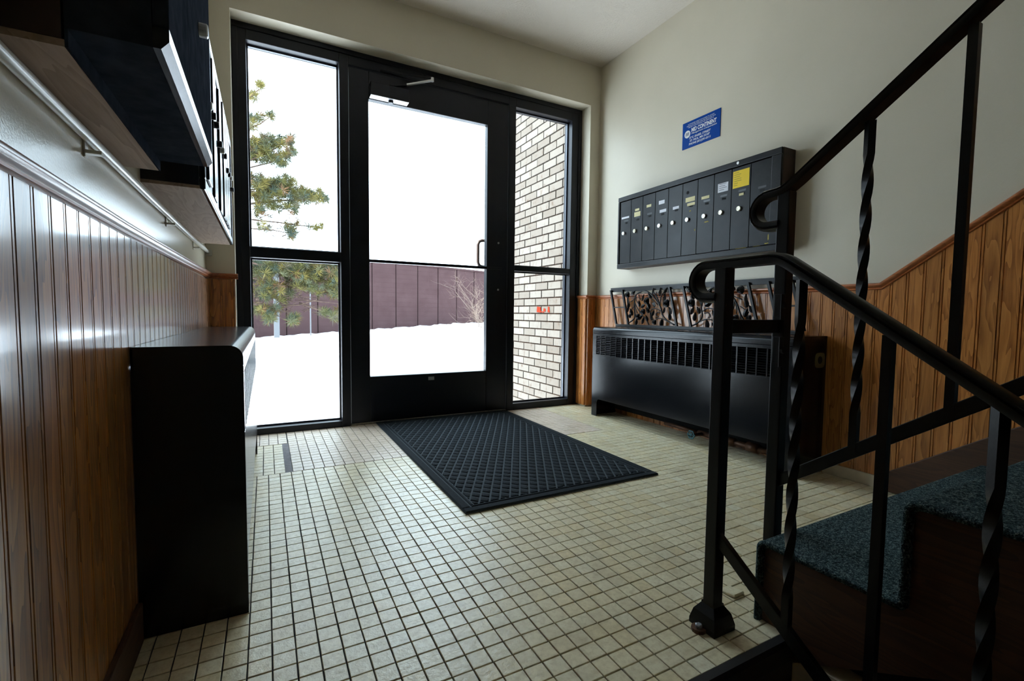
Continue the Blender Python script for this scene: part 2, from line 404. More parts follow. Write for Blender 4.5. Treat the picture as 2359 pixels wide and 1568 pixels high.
struct(B().box(XL-0.12, BACK-0.12, -1.7, XR+0.12, BACK, 4.0), 'wall_back', WALL, 'back wall of the stairwell behind the viewer')
struct(B().box(XL-0.12, 0.25, ZC, XR+0.12, 3.06, ZC+0.14).box(XL-0.12, BACK, 3.9, XR+0.12, 0.25, 4.0).box(XL-0.12, 0.25, ZC, XR+0.12, 0.37, 4.0),
       'ceiling', CEIL, 'stippled cream ceiling over the entry landing', 'ceiling')
struct(B().box(XL-0.12, BACK, -1.7, XR+0.12, YE, -1.6), 'floor_lower', LOWERP, 'lower hall floor at the foot of the stairs', 'floor')
struct(B().box(1.004, -1.2, -1.6, 1.06, YE, -0.03), 'wall_stair', LOWERP, 'beige wall below the dark stair stringer')
struct(B().box(XL, YE-0.02, -1.6, 1.004, YE-0.001, -0.03), 'wall_riser', BLACK, 'black riser below the landing edge')
t = B().prism([(YE-0.022, -0.045), (YE-0.022, -0.008), (YE-0.016, 0.001), (YE+0.001, 0.002), (YE+0.001, -0.045)], XL, 1.0, 0)
struct(t, 'trim_1', RUBBER, 'black rubber nosing strip along the landing edge', 'trim')

# beaded planks
PW = 0.0525
def plank_profile(w):
    return [(0, -0.0035), (0.0009, -0.0035), (0.0016, 0.0), (w-0.0100, 0.0), (w-0.0090, -0.0035), (w-0.0078, -0.0035), (w-0.0068, -0.0002), (w-0.0020, -0.0002), (w-0.0010, -0.0035), (w, -0.0035)]
def plank(parent, org, du, dn, width, z0, top, mat, share={}):
    prof = plank_profile(width); vs = []; fs = []; n = len(prof)
    org = Vector(org); du = Vector(du); dn = Vector(dn)
    for zf in (lambda u: z0(u) if callable(z0) else z0, lambda u: top(u) if callable(top) else top):
        for u, d in prof:
            p = du*u+dn*(d+0.012); vs.append((p.x, p.y, zf(u)))
    for i in range(n-1): fs.append((i, i+1, n+i+1, n+i))
    p0 = du*0; p1 = du*width; ex = len(vs)
    vs += [(p0.x, p0.y, vs[0][2]), (p1.x, p1.y, vs[n-1][2]), (p1.x, p1.y, vs[2*n-1][2]), (p0.x, p0.y, vs[n][2])]
    fs += [(ex, 0, n, ex+3), (n-1, ex+1, ex+2, 2*n-1), (ex+3, n, *range(n+1, 2*n), ex+2)]
    if (du.cross(Vector((0, 0, 1)))).dot(dn) < 0: fs = [f[::-1] for f in fs]
    key = (round(width, 4), z0, top, tuple(du), mat.name) if not callable(top) and not callable(z0) else None
    if key and key in share: me = share[key]
    else:
        me = bpy.data.meshes.new('plank'); me.from_pydata(vs, [], fs); me.materials.append(mat)
        if key: share[key] = me
    o = obj('plank', me, parent); o.location = org; return o
y = 0.734-23*PW
while y < YF-0.012:
    ww = min(PW, YF-0.012-y)
    zb = 0.0 if y >= YE-0.03 else -0.5
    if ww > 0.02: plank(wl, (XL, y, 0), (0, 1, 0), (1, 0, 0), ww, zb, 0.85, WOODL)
    y += PW
KY = 0.979; SL = 0.735
def rail_top(yy): return 0.820 if yy > KY else 0.820+SL*(KY-yy)
def skirt_top(yy): return 0.06 if yy > 0.94 else 0.068+SL*(0.94-yy)
y = YF-0.012
while y > -0.55:
    y0 = y
    plank(wr, (XR, y0, 0), (0, -1, 0), (-1, 0, 0), PW, (lambda u, a=y0: skirt_top(a-u)-0.05) if y0 < 0.95 else 0.0,
          (lambda u, a=y0: rail_top(a-u)) if y0-PW < KY else 0.82, WOOD)
    y -= PW
# planks on the piers and in the right reveal
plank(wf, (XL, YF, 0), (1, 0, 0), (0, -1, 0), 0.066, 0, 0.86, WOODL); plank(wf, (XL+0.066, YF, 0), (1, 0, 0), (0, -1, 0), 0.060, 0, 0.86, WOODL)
plank(wf, (OX1, YF, 0), (1, 0, 0), (0, -1, 0), 0.030, 0.012, 0.82, WOOD); plank(wf, (OX1+0.030, YF, 0), (1, 0, 0), (0, -1, 0), 0.046, 0.012, 0.82, WOOD)
for i in range(3): plank(wf, (OX1, YW-0.036*i, 0), (0, -1, 0), (-1, 0, 0), 0.036, 0.012, 0.82, WOOD)
# chair rails
def railprof(h, d): return [(0, 0), (d*0.55, 0), (d*0.75, h*0.10), (d*0.62, h*0.30), (d*0.8, h*0.42), (d, h*0.58), (d, h*0.82), (d*0.8, h*0.97), (d*0.4, h), (0, h)]
def rail(parent, pts, prof, mat, side=1):
    b = B().sweep(pts, [(side*p, q) for p, q in prof]); o = b.build('chair_rail', mat, parent); return smooth_angle(o, 0.9)
rp = railprof(0.028, 0.024)
rail(wl, [(XL, -1.0, 0.846), (XL, 1.2, 0.848), (XL, 2.0, 0.856), (XL, YF, 0.866)], rp, RAILW)
rail(wf, [(XL+0.01, YF, 0.862), (OX0+0.012, YF, 0.862)], rp, RAILW)
rail(wf, [(OX1-0.012, YF, 0.815), (XR, YF, 0.815)], rp, RAILW)
rail(wf, [(OX1, YW, 0.815), (OX1, YF-0.02, 0.815)], rp, RAILW)
rail(wr, [(XR, YF, 0.813), (XR, KY, 0.813), (XR, -0.9, 0.813+SL*(KY+0.9))], rp, RAILW)
# sloped skirt board beside the stairs, low baseboards
sk = [(0.937, 0.0), (0.937, 0.069), (-0.9, 0.069+SL*1.837), (-0.9, SL*1.837-0.5), (0.35, 0.0)]
struct(B().prism(sk, XR-0.026, XR-0.004, 0), 'trim_2', DARKW, 'dark brown sloped skirt board running up beside the carpeted stairs', 'trim', bevel=0.003)
struct(B().box(XL+0.010, YE, 0, XL+0.022, 1.20, 0.085), 'baseboard_left', DARKW, 'dark brown baseboard below the left wainscot', 'baseboard', bevel=0.003)
struct(B().box(XR-0.020, 0.94, 0, XR-0.010, 1.17, 0.05), 'baseboard_right', LOWERP, 'grubby beige baseboard stub between radiator and stairs', 'baseboard', bevel=0.002)

# ------------------------------------------------------------------ glazed entrance
FY1 = 3.055
def bar(b, x0, z0, x1, z1, y0=YW, y1=FY1): return b.box(x0, y0, z0, x1, y1, z1)
def sidelight(name, label, x0, gx0, gx1, x1, zsill, zt0, zt1, ztop):
    t = thing(name, label, 'window', kind='structure')
    bar(B(), x0, 0, gx0, OZ).build('stile', FRAME, t, bevel=0.003); bar(B(), gx1, 0, x1, OZ).build('stile', FRAME, t, bevel=0.003)
    bar(B(), gx0, ztop, gx1, OZ).build('head', FRAME, t, bevel=0.003); bar(B(), gx0, 0, gx1, zsill).build('sill', FRAME, t, bevel=0.003)
    bar(B(), gx0, zt0, gx1, zt1).build('transom', FRAME, t, bevel=0.003)
    for a, c in ((zsill, zt0), (zt1, ztop)):
        B().box(gx0, 3.022, a, gx1, 3.027, c).build('pane', GLASS, t)
        g = B(); e = 0.009
        g.box(gx0, 3.008, a, gx0+e, 3.020, c).box(gx1-e, 3.008, a, gx1, 3.020, c).box(gx0+e, 3.008, c-e, gx1-e, 3.020, c).box(gx0+e, 3.008, a, gx1-e, 3.020, a+e)
        g.build('glazing_bead', BEAD, t)
    return t
sidelight('window_1', 'left sidelight with pine branches behind it, black frame', OX0, -0.067, 0.405, 0.456, 0.036, 0.993, 1.052, 2.148)
sidelight('window_2', 'narrow right sidelight with pale brick behind it, black frame', 1.524, 1.578, 2.055, OX1, 0.046, 1.004, 1.042, 2.142)
# raised outer strip of the frame
b = B().box(OX0, YW-0.006, OZ-0.030, OX1, YW+0.002, OZ).box(OX0, YW-0.006, 0, OX0+0.028, YW+0.002, OZ-0.03).box(OX1-0.030, YW-0.006, 0, OX1, YW+0.002, OZ-0.03)
struct(b, 'trim_3', FRAME, 'black outer strip of the storefront frame against the plaster', 'trim', bevel=0.003)
D = thing('door_1', 'black framed glass entrance door with a thin push bar', 'door', kind='structure')
bar(B(), 0.456, 2.146, 1.524, OZ).build('door_frame_head', FRAME, D, bevel=0.003)
LY0, LY1 = 2.962, 3.006
for n_, q in (('stile', (0.459, 0.012, 0.573, 2.142)), ('stile', (1.363, 0.012, 1.521, 2.142)), ('top_rail', (0.573, 1.980, 1.363, 2.142)), ('bottom_rail', (0.573, 0.012, 1.363, 0.297))):
    B().box(q[0], LY0, q[1], q[2], LY1, q[3]).build(n_, FRAME, D, bevel=0.003)
B().box(0.573, 2.982, 0.297, 1.363, 2.988, 1.980).build('pane', GLASS, D)
B().box(0.573, LY0-0.008, 1.004, 1.363, LY0+0.02, 1.022).box(1.363, LY0-0.008, 1.004, 1.48, LY0+0.001, 1.020).build('push_bar', FRAME, D, bevel=0.002)
B().box(0.456, 2.956, 0.0, 1.524, 3.05, 0.011).build('threshold', DUST, D, bevel=0.003)
B().box(0.946, LY0-0.0015, 0.254, 0.986, LY0+0.001, 0.276).build('metal_tag', ALU, D)
for zz in (1.19, 0.865): B().disc((1.452, LY0+0.001, zz), (0, -1, 0), 0.007, 0.004, 12).build('lock_cylinder', ALU, D)
pl = [(1.405, 3.004, 1.212), (1.405, 3.045, 1.212), (1.365, 3.048, 1.212), (1.343, 3.048, 1.203), (1.334, 3.048, 1.180), (1.334, 3.048, 1.06), (1.343, 3.048, 1.037), (1.365, 3.048, 1.028), (1.405, 3.045, 1.028), (1.405, 3.004, 1.028)]
B().tube(pl, 0.0115, 10).build('outer_pull_handle', HANDLE, D, smooth=True)
cl = B().tube([(0.64, 2.950, 2.158), (0.80, 2.93, 2.156), (0.945, 2.902, 2.160)], 0.008, 8).build('closer_arm', FRAME, D, smooth=True)
B().sweep([(0.950, 2.900, 2.149), (0.80, 2.950, 2.108)], [(-0.009, -0.004), (0.009, -0.004), (0.009, 0.004), (-0.009, 0.004)]).disc((0.950, 2.900, 2.143), (0, 0, 1), 0.011, 0.022, 12).build('closer_forearm', CHROME, D)
B().sweep([(0.80, 2.950, 2.108), (0.70, 2.958, 2.082)], [(-0.011, -0.006), (0.011, -0.006), (0.011, 0.006), (-0.011, 0.006)]).build('closer_shoe', FRAME, D)
cb = B().box(0.575, 2.905, 1.9875, 0.806, LY0, 2.062).build('closer_body', FRAME, D, bevel=0.003)
B().box(0.577, 2.907, 1.984, 0.804, LY0, 1.9876).build('closer_underplate', ALUB, cb)
B().disc((0.700, 2.935, 1.984), (0, 0, -1), 0.016, 0.014, 14, 0.003).build('closer_spindle', FRAME, cb)

# ------------------------------------------------------------------ stairs up
RI, RU, Y0 = 0.190, 0.270, 0.657
def stair_path(n, off, z_lo):
    p = [(Y0-off, z_lo)]; r = 0.018
    for k in range(n):
        yk, zk = Y0-RU*k-off, RI*(k+1)-off
        for a in range(0, 91, 15):
            q = math.radians(a); p.append((yk-r+r*math.cos(q), zk-r+r*math.sin(q)))
        if k < n-1:
            yc = yk-RU
            for a in range(0, 91, 30):
                q = math.radians(a); p.append((yc+0.012-0.012*math.sin(q), zk+0.012-0.012*math.cos(q)))
    p.append((Y0-RU*n-off, RI*n-off)); return p
st = thing('staircase', 'dark wooden staircase climbing the right wall with teal speckled carpet', 'staircase')
NS = 7
inner = stair_path(NS, 0.012, 0.0)
poly = inner+[(Y0-RU*NS-0.02, RI*NS-0.35), (0.57, -0.052), (YE, -0.067), (YE, 0.0)]
B().prism(poly, 1.004, XR-0.03, 0).build('stringer_steps', DARKW, st)
outer = stair_path(NS, 0.0, 0.0)
co = B().prism(outer+inner[::-1], 0.994, XR-0.028, 0).build('carpet_runner', CARPET, st); smooth_angle(co, 1.0)
b = B(); edge = stair_path(NS, 0.004, 0.0)
b.tube([(0.996, p, q) for p, q in edge], 0.0065, 6); o = b.build('bound_carpet_edge', CARPET, st, smooth=True)
# lower flight under the viewer
ls = thing('lower_staircase', 'lower flight of carpeted stairs descending below the landing edge', 'staircase')
for k in range(6):
    B().box(XL+0.025, YE-0.022-RU*(k+1), -RI*(k+1)-0.12, 0.99, YE-0.022-RU*k, -RI*(k+1)).build('step', CARPET, ls, bevel=0.012)

# ------------------------------------------------------------------ iron railings
capw = [(-0.019, -0.004), (-0.016, -0.010), (0.016, -0.010), (0.019, -0.004), (0.019, 0.002), (0.015, 0.004), (0.017, 0.008), (0.010, 0.012), (-0.010, 0.012), (-0.017, 0.008), (-0.015, 0.004), (-0.019, 0.002)]
def railing(name, label, X, yp, curl_c, path, post_top, post_base, bottom, bars, foot):
    t = thing(name, label, 'railing', Matrix.Translation((X, yp, post_base)))
    def fix(o): o.matrix_parent_inverse = Matrix.Translation((-X, -yp, -post_base)); return o
    h = 0.0145
    fix(B().box(X-h, yp-h, post_base, X+h, yp+h, post_top).build('post', IRON, t, bevel=0.002))
    cy, cz, r = curl_c
    arc = [(X, cy+r*math.cos(a)*0.95, cz-r*math.sin(a)) for a in [math.radians(q) for q in range(120, -91, -15)]]
    arc = [(X, yp+0.012, cz-r)]+arc[:]
    fix(smooth_angle(B().sweep(arc+path, [(p*1.0, q) for p, q in capw], upv=(0, 0, 1)).build('handrail', IRON, t), 0.8)) if False else None
    # hand-built ribbon: tangent frame in the plane x = X
    pts = [Vector((X, yp+0.010, cz-r))]+[Vector((X, cy+r*1.0*math.cos(math.radians(q)), cz+r*math.sin(math.radians(q)))) for q in range(-90, 91, 15)]+[Vector(p) for p in path]
    vs = []; fs = []; n = len(pts); k = len(capw)
    for i, p in enumerate(pts):
        a = (p-pts[i-1]).normalized() if i else (pts[1]-p).normalized()
        c = (pts[i+1]-p).normalized() if i < n-1 else a
        tn = (a+c).normalized(); un = Vector((1, 0, 0)).cross(tn); mi = 1/max(0.5, tn.dot(a))
        for q in capw: vs.append(p+Vector((q[0], 0, 0))-un*q[1]*mi)
    for i in range(n-1):
        for j in range(k):
            j2 = (j+1) % k; fs.append((i*k+j, (i+1)*k+j, (i+1)*k+j2, i*k+j2))
    fs += [tuple(range(k)), tuple((n-1)*k+j for j in range(k))[::-1]]
    hb = B(); hb.add(vs, fs); fix(smooth_angle(hb.build('handrail', IRON, t), 0.8))
    (ya, za), (yb, zb) = bottom
    fix(B().sweep([(X, ya, za), (X, yb, zb)], [(-0.0065, -0.013), (0.0065, -0.013), (0.0065, 0.013), (-0.0065, 0.013)]).build('bottom_rail', IRON, t, bevel=0.0015))
    sl = (zb-za)/(yb-ya)
    for (yy, ztop, tw) in bars:
        z0 = za+sl*(yy-ya); hh = 0.0072
        if tw: o = B().twist(X, yy, z0, ztop, hh, tw[0], tw[1], tw[2]).build('baluster', IRON, t); smooth_angle(o, 0.9)
        else: o = B().box(X-hh, yy-hh, z0, X+hh, yy+hh, ztop).build('baluster', IRON, t)
        fix(o)
    if foot:
        b = B(); q = [(0.034, 0.0), (0.034, 0.012), (0.028, 0.035), (0.0165, 0.052), (0.0165, 0.056)]
        for (r0, z0), (r1, z1) in zip(q, q[1:]):
            b.add([(X-r0,yp-r0,z0),(X+r0,yp-r0,z0),(X+r0,yp+r0,z0),(X-r0,yp+r0,z0),(X-r1,yp-r1,z1),(X+r1,yp-r1,z1),(X+r1,yp+r1,z1),(X-r1,yp+r1,z1)], [(0,1,5,4),(1,2,6,5),(2,3,7,6),(3,0,4,7)])
        b.box(X-0.034, yp-0.034, 0, X+0.034, yp+0.034, 0.002)
        f = fix(b.build('base_shoe', IRON, t))
        B().disc((X-0.040, yp+0.002, 0.0), (0, 0, 1), 0.016, 0.008, 12).build('washer', PIPE, f).matrix_parent_inverse = Matrix.Translation((0, 0, 0))
        o = B().disc((X-0.040, yp+0.002, 0.008), (0, 0, 1), 0.008, 0.007, 6, 0.002).build('bolt_head', ALU, f)
    return t
XB, XA, YP = 0.882, 1.090, 0.684
def zB(yy): return 0.594+0.70*(0.239-yy)*-1
RB = thing
rb_path = [(XB, 0.70, 0.812), (XB, 0.575, 0.812)]+[(XB, 0.575-0.008*i, 0.812-0.0012*i*i*0.5) for i in range(1, 6)]+[(XB, -0.35, 0.790-0.70*(0.535+0.35))]
railing('stair_railing', 'black iron railing with curled handrail descending right from the foot bolted to the tiles', XB, YP, (0.722, 0.776, 0.036),
        rb_path, 0.806, 0.0, ((0.684, 0.215), (-0.35, 0.215-0.735*1.034)),
        [(0.518, 0.768, (0.16, 0.69, 1.9)), (0.376, 0.672, None), (0.243, 0.582, (-0.06, 0.47, 1.9)), (0.105, 0.484, None), (-0.03, 0.39, (-0.25, 0.28, 3))], True)
ra_path = [(XA, 0.70, 0.994), (XA, 0.690, 0.996), (XA, 0.676, 1.003), (XA, 0.660, 1.013), (XA, -0.4, 1.013+0.717*1.06)]
railing('stair_railing', 'taller black iron railing climbing to the right beside the carpeted steps', XA, YP, (0.722, 0.955, 0.038),
        ra_path, 0.992, 0.0, ((0.684, 0.298), (-0.4, 0.298+0.722*1.084)),
        [(0.518, 1.096, (0.50, 1.03, 1.9)), (0.366, 1.205, None), (0.214, 1.31, (0.74, 1.24, 1.9)), (0.062, 1.42, None), (-0.09, 1.53, (1.0, 1.45, 1.9))], False)
cn = thing('railing_bracket', 'black iron cross bar with bolted plates joining the two railing posts', 'bracket')
B().box(XB+0.0145, YP-0.007, 0.661, XA-0.0145, YP+0.007, 0.692).build('cross_bar', IRON, cn, bevel=0.0015)
for z0, z1 in ((0.700, 0.752), (0.590, 0.652)):
    p_ = B().box(XA-0.030, YP-0.0165, z0-0.008, XA-0.0145, YP-0.0145+0.0, z1).box(XA-0.026, YP-0.0145, z0, XA-0.0145, YP+0.004, z1).build('plate', IRON, cn, bevel=0.001)
    B().disc((XA-0.022, YP-0.0165, (z0+z1)/2), (0, -1, 0), 0.008, 0.006, 6).build('bolt_head', IRON, p_)

# ------------------------------------------------------------------ radiators
def radiator(name, label, M, L, depth, H, stick=None, pipes=False):
    t = thing(name, label, 'radiator', M)
    R_ = 0.028
    prof = [(0.0, 0.0), (depth-0.004, 0.0), (depth-0.004, H-R_)]+[(depth-R_+(R_-0.004)*math.cos(math.radians(a)), H-R_+(R_-0.004)*math.sin(math.radians(a))) for a in range(0, 91, 15)]+[(0.0, H-0.004)]
    for a, c in ((0.0, 0.006), (L-0.006, L)):        # ends: profile (w, v) along u
        bb = B(); n = len(prof); vs = [(a, v, w_) for w_, v in prof]+[(c, v, w_) for w_, v in prof]
        bb.add(vs, [tuple(range(n)), tuple(range(n, 2*n))[::-1]]+[((i+1) % n, i, n+i, n+(i+1) % n) for i in range(n)])
        o = bb.build('end_panel', BLACKM, t)
        if stick and a == (0.0 if stick[0] == 'near' else L-0.006): pass
    lid = [(0.0, H-0.040), (0.004, H-0.040), (0.004, H-0.004), (depth-R_, H-0.004)]+[(depth-R_+(R_-0.004)*math.cos(math.radians(a)), H-R_+(R_-0.004)*math.sin(math.radians(a))) for a in range(90, -1, -15)]+[(depth-0.004, H-0.043), (depth, H-0.043), (depth, H-R_)]+[(depth-R_+R_*math.cos(math.radians(a)), H-R_+R_*math.sin(math.radians(a))) for a in range(0, 91, 10)]+[(0.0, H)]
    n = len(lid); vs = [(0, v, w_) for w_, v in lid]+[(L, v, w_) for w_, v in lid]
    bb = B().add(vs, [tuple(range(n))[::-1], tuple(range(n, 2*n))]+[(i, (i+1) % n, n+(i+1) % n, n+i) for i in range(n)])
    smooth_angle(bb.build('lid', BLACKM, t), 0.6)
    g0, g1, e = 0.425, H-0.062, 0.036
    bb = B()
    bb.box(0.0, g1, depth-0.005, L, H-0.046, depth).box(0.0, g0, depth-0.005, e, g1, depth).box(L-e, g0, depth-0.005, L, g1, depth)
    f0 = 0.055; ah = 0.12; r = 0.022
    arch = [(0, g0), (0, 0), (f0, 0), (f0, ah-r)]+[(f0+r-r*math.cos(math.radians(a)), ah-r+r*math.sin(math.radians(a))) for a in (22, 45, 68, 90)]
    arch += [(L-u, v) for u, v in arch[::-1]]
    bb.prism(arch, depth-0.005, depth, 2)
    bb.build('front_panel', BLACKM, t, bevel=0.0012)
    gb = B(); n = 26; pw = (L-2*e)/n
    for i in range(n+1):
        u = e+pw*i; gb.box(u-0.0035, g0, depth-0.005, u+0.0035, g1, depth+0.0008)
    m_ = 11
    for j in range(m_):
        v = g0+(g1-g0)*(j+0.5)/m_
        gb.add([(e, v-0.004, depth-0.001), (L-e, v-0.004, depth-0.001), (L-e, v+0.0045, depth-0.011), (e, v+0.0045, depth-0.011), (e, v-0.0025, depth-0.0005), (L-e, v-0.0025, depth-0.0005), (L-e, v+0.006, depth-0.011), (e, v+0.006, depth-0.011)],
               [(3,2,1,0), (4,5,6,7), (0,1,5,4), (2,3,7,6)])
    gb.build('louver_grille', BLACKM, t, kind='stuff')
    B().box(0.008, 0.03, 0.004, L-0.008, H-0.05, 0.010).box(0.05, 0.16, 0.03, L-0.05, 0.30, depth-0.03).build('heating_element', VOID, t)
    return t
M_R = ON_RIGHT(2.590, 0.0, XR-0.014); L_R = 1.412
rr = radiator('radiator', 'black metal radiator cabinet under the mailboxes on the right wall', M_R, L_R, 0.210, 0.615)
sk_ = B(); n = 20; pts = []
for i in range(n):
    a = 2*PI*i/n; cx = 0.038*(1 if math.cos(a) > 0 else -1)*abs(math.cos(a))**0.45; cy = 0.034*(1 if math.sin(a) > 0 else -1)*abs(math.sin(a))**0.6
    pts.append((cx, cy))
def end_plate(pts, du, v0, w0, mat, name, par, off):
    b = B(); k = len(pts); vs = [(L_R+off, v0+q, w0-p) for p, q in pts]+[(L_R+off+0.0006, v0+q, w0-p) for p, q in pts]
    b.add(vs, [tuple(range(k)), tuple(range(k, 2*k))[::-1]]+[(i, (i+1) % k, k+(i+1) % k, k+i) for i in range(k)]); return b.build(name, mat, par)
sp = end_plate(pts, 0, 0.508, 0.050, STICK, 'sticker', rr, 0.0003)
end_plate([(0.017*math.cos(2*PI*i/14), 0.017*math.sin(2*PI*i/14)) for i in range(14)], 0, 0.509, 0.050, VOID, 'sticker_print', sp, 0.0009)
pp = B().tube([(0.55, 0.045, 0.075), (0.80, 0.045, 0.075)], 0.011, 10).tube([(0.80, 0.045, 0.075), (1.36, 0.043, 0.072)], 0.015, 10).tube([(1.10, 0.045, 0.074), (1.16, 0.045, 0.074)], 0.024, 10).tube([(0.98, 0.045, 0.074), (1.03, 0.045, 0.074)], 0.022, 10).build('supply_pipe', PIPE, rr, smooth=True)
vb = B().tube([(0.83, 0.045, 0.075), (0.83, 0.045, 0.165)], 0.010, 8).build('valve', PIPE, pp, smooth=True)
hw = B()
ring = [(0.83+0.021*math.cos(2*PI*i/18)*(1+0.10*math.cos(6*2*PI*i/18)), 0.050+0.021*math.sin(2*PI*i/18)*(1+0.10*math.cos(6*2*PI*i/18)), 0.170) for i in range(19)]
hw.tube(ring, 0.004, 6, False)
for i in range(3):
    a = PI*i/3; hw.tube([(0.83-0.02*math.cos(a), 0.05-0.02*math.sin(a), 0.17), (0.83+0.02*math.cos(a), 0.05+0.02*math.sin(a), 0.17)], 0.003, 6)
hw.build('handwheel', TEAL, pp, smooth=True)
radiator('radiator', 'black metal radiator cabinet in the left corner beside the dark wainscot', ON_LEFT(1.205, 0.0, XL+0.014), 1.41, 0.201, 0.622)

# ------------------------------------------------------------------ mailboxes
def lock(par, u, v, w_, big=0.011, mat=CHROME):
    o = B().disc((u, v, w_), (0, 0, 1), big, 0.010, 16, 0.0015).build('lock', mat, par, smooth=False)
    return o
def rect(b, u0, v0, u1, v1, w0, w1): return b.box(u0, v0, w0, u1, v1, w1)
MB = thing('mailbox_bank', 'black bank of ten narrow mailboxes above the right radiator', 'mailboxes', ON_RIGHT(2.500, 1.010, XR))
LW, LH, LD = 1.133, 0.475, 0.103
fb = 0.030
b = B()
b.box(0, 0, 0, LW, 0.0045, LD-0.014).box(0, LH-0.0045, 0, LW, LH, LD-0.014).box(0, 0, 0, 0.005, LH, LD-0.014).box(LW-0.005, 0, 0, LW, LH, LD-0.014).box(0, 0, 0, LW, LH, 0.004)
b.build('case', BROWNP, MB)
b = B()
b.box(0, 0, LD-0.014, LW, fb, LD).box(0, LH-fb, LD-0.014, LW, LH, LD).box(0, fb, LD-0.014, 0.016, LH-fb, LD).box(LW-0.050, fb, LD-0.014, LW, LH-fb, LD)
b.build('front_frame', ENAMEL, MB, bevel=0.003)
u0, pitch = 0.0165, 0.1065
B().box(0.012, fb, LD-0.03, LW-0.05, LH-fb, LD-0.018).build('door_backing', VOID, MB)
vL = 1.242-1.010
for i in range(10):
    a = u0+i*pitch
    d = B().box(a+0.0015, fb+0.003, LD-0.016, a+pitch-0.0015, LH-fb-0.004, LD-0.006).build('mailbox_door', ENAMEL, MB, bevel=0.0012)
    mid = a+pitch/2; wv_ = LD-0.006
    if i != 9:
        lock(d, mid-0.040+0.028+(0.008 if i > 5 else 0), vL, wv_, 0.0125, CHROME if i in (0, 3, 5, 6) else BRASS)
        B().box(mid-0.0125+0.0005, vL-0.005, wv_+0.0100, mid-0.0105, vL+0.005, wv_+0.0104).build('keyhole', VOID, d)
    vs_ = 0.292+0.004*(i % 3)
    B().box(mid-0.002, vs_, wv_-0.0005, mid+0.022, vs_+0.011, wv_+0.0004).build('name_slot', VOID, d)
    B().box(mid-0.012, vs_+0.016, wv_-0.0005, mid+0.030, vs_+0.026, wv_+0.0008).build('card_holder', BLACK, d)
def lbl(y0, y1, z1, z0, mat, off=0.0011):
    return B().box(2.500-y0, z0-1.010, LD-0.006, 2.500-y1, z1-1.010, LD-0.006+off).build('paper_label', mat, MB)
for q in ((2.468, 2.396, 1.350, 1.338, PAPERW), (2.340, 2.303, 1.383, 1.369, PAPER), (2.347, 2.291, 1.362, 1.333, PAPER), (2.237, 2.197, 1.388, 1.372, PAPER),
          (2.134, 2.087, 1.392, 1.370, PAPERW), (2.125, 2.073, 1.336, 1.319, PAPERW), (2.021, 1.975, 1.334, 1.318, PAPERW), (1.928, 1.863, 1.366, 1.341, PAPER),
          (1.916, 1.862, 1.333, 1.318, PAPER), (1.818, 1.767, 1.350, 1.335, PAPER), (1.714, 1.652, 1.394, 1.348, PAPERW), (1.587, 1.561, 1.318, 1.306, PAPER)): lbl(*q)
for k_ in range(4): B().box(2.500-1.706, 0.378-0.010*k_-1.394+1.394, LD-0.0049, 2.500-1.706+(0.044, 0.036, 0.046, 0.030)[k_], 0.3805-0.010*k_, LD-0.0046).build('label_print', POSTG, MB)
nt = lbl(1.624, 1.533, 1.434, 1.349, YELLOW, 0.0016); nt.name = 'yellow_notice'; nt['label'] = 'bright yellow notice with faint writing'
b = B(); rs_ = random.Random(3)
for r_ in range(7):
    z = 1.424-0.0105*r_; b.box(2.500-1.618, z-1.010, LD-0.0047, 2.500-1.618+rs_.uniform(0.02, 0.055), z-1.010+0.003, LD-0.0042)
b.build('notice_writing', INK, nt)
for q in ((1.060, 0.036, 1.085, 0.042), (1.000, 0.031, 1.040, 0.0335), (0.90, 0.031, 0.97, 0.033), (1.076, 0.05, 1.081, 0.085), (0.705, 0.196, 0.735, 0.203), (0.60, 0.275, 0.612, 0.282), (0.640, 0.16, 0.645, 0.175)):
    k = [(q[0]+(q[2]-q[0])*f, q[1]+(q[3]-q[1])*g) for f, g in ((0, .3), (.3, 0), (.6, .25), (1, .1), (.9, .7), (.65, 1), (.4, .7), (.1, .9))]
    B().prism(k, LD-0.0062, LD-0.0054, 2).build('scuff', SCUFF, MB)
B().disc((0.585, 0.384, LD-0.007), (0, 0, 1), 0.0095, 0.0016, 14).build('empty_lock_hole', VOID, MB)
B().disc((0.905, LH-0.014, LD-0.001), (0, 0, 1), 0.007, 0.004, 12).build('screw_head', CHROME, MB)

# left bank of the same kind
ML = thing('mailbox_bank', 'black bank of narrow mailboxes at the far end of the left wall', 'mailboxes', ON_LEFT(1.43, 1.006, XL))
W2, H2, D2 = 1.145, 0.475, 0.132
b = B(); b.box(0, 0, 0, W2, 0.008, D2-0.012)
b.build('wooden_base', RAWW, ML)
b = B(); b.box(0, 0.0085, 0, W2, H2, D2-0.014); b.build('case', BLACK, ML)
b = B(); b.box(0, 0, D2-0.013, W2, 0.028, D2).box(0, H2-0.028, D2-0.013, W2, H2, D2).box(0, 0.028, D2-0.013, 0.03, H2-0.028, D2).box(W2-0.03, 0.028, D2-0.013, W2, H2-0.028, D2)
b.build('front_frame', BLACKM, ML, bevel=0.003)
for i in range(10):
    a = 0.031+i*0.1083
    d = B().box(a+0.008, 0.034, D2-0.0135, a+0.1003, H2-0.034, D2+random.choice((-0.004, 0.002, 0.006))).build('mailbox_door', BLACKM, ML, bevel=0.002)
    B().disc((a+0.045, 0.236+0.012*(i % 3), D2-0.004), (0, 0, 1), 0.0105, 0.018, 12, 0.002).build('lock', BLACK if i % 4 else CHROME, d)

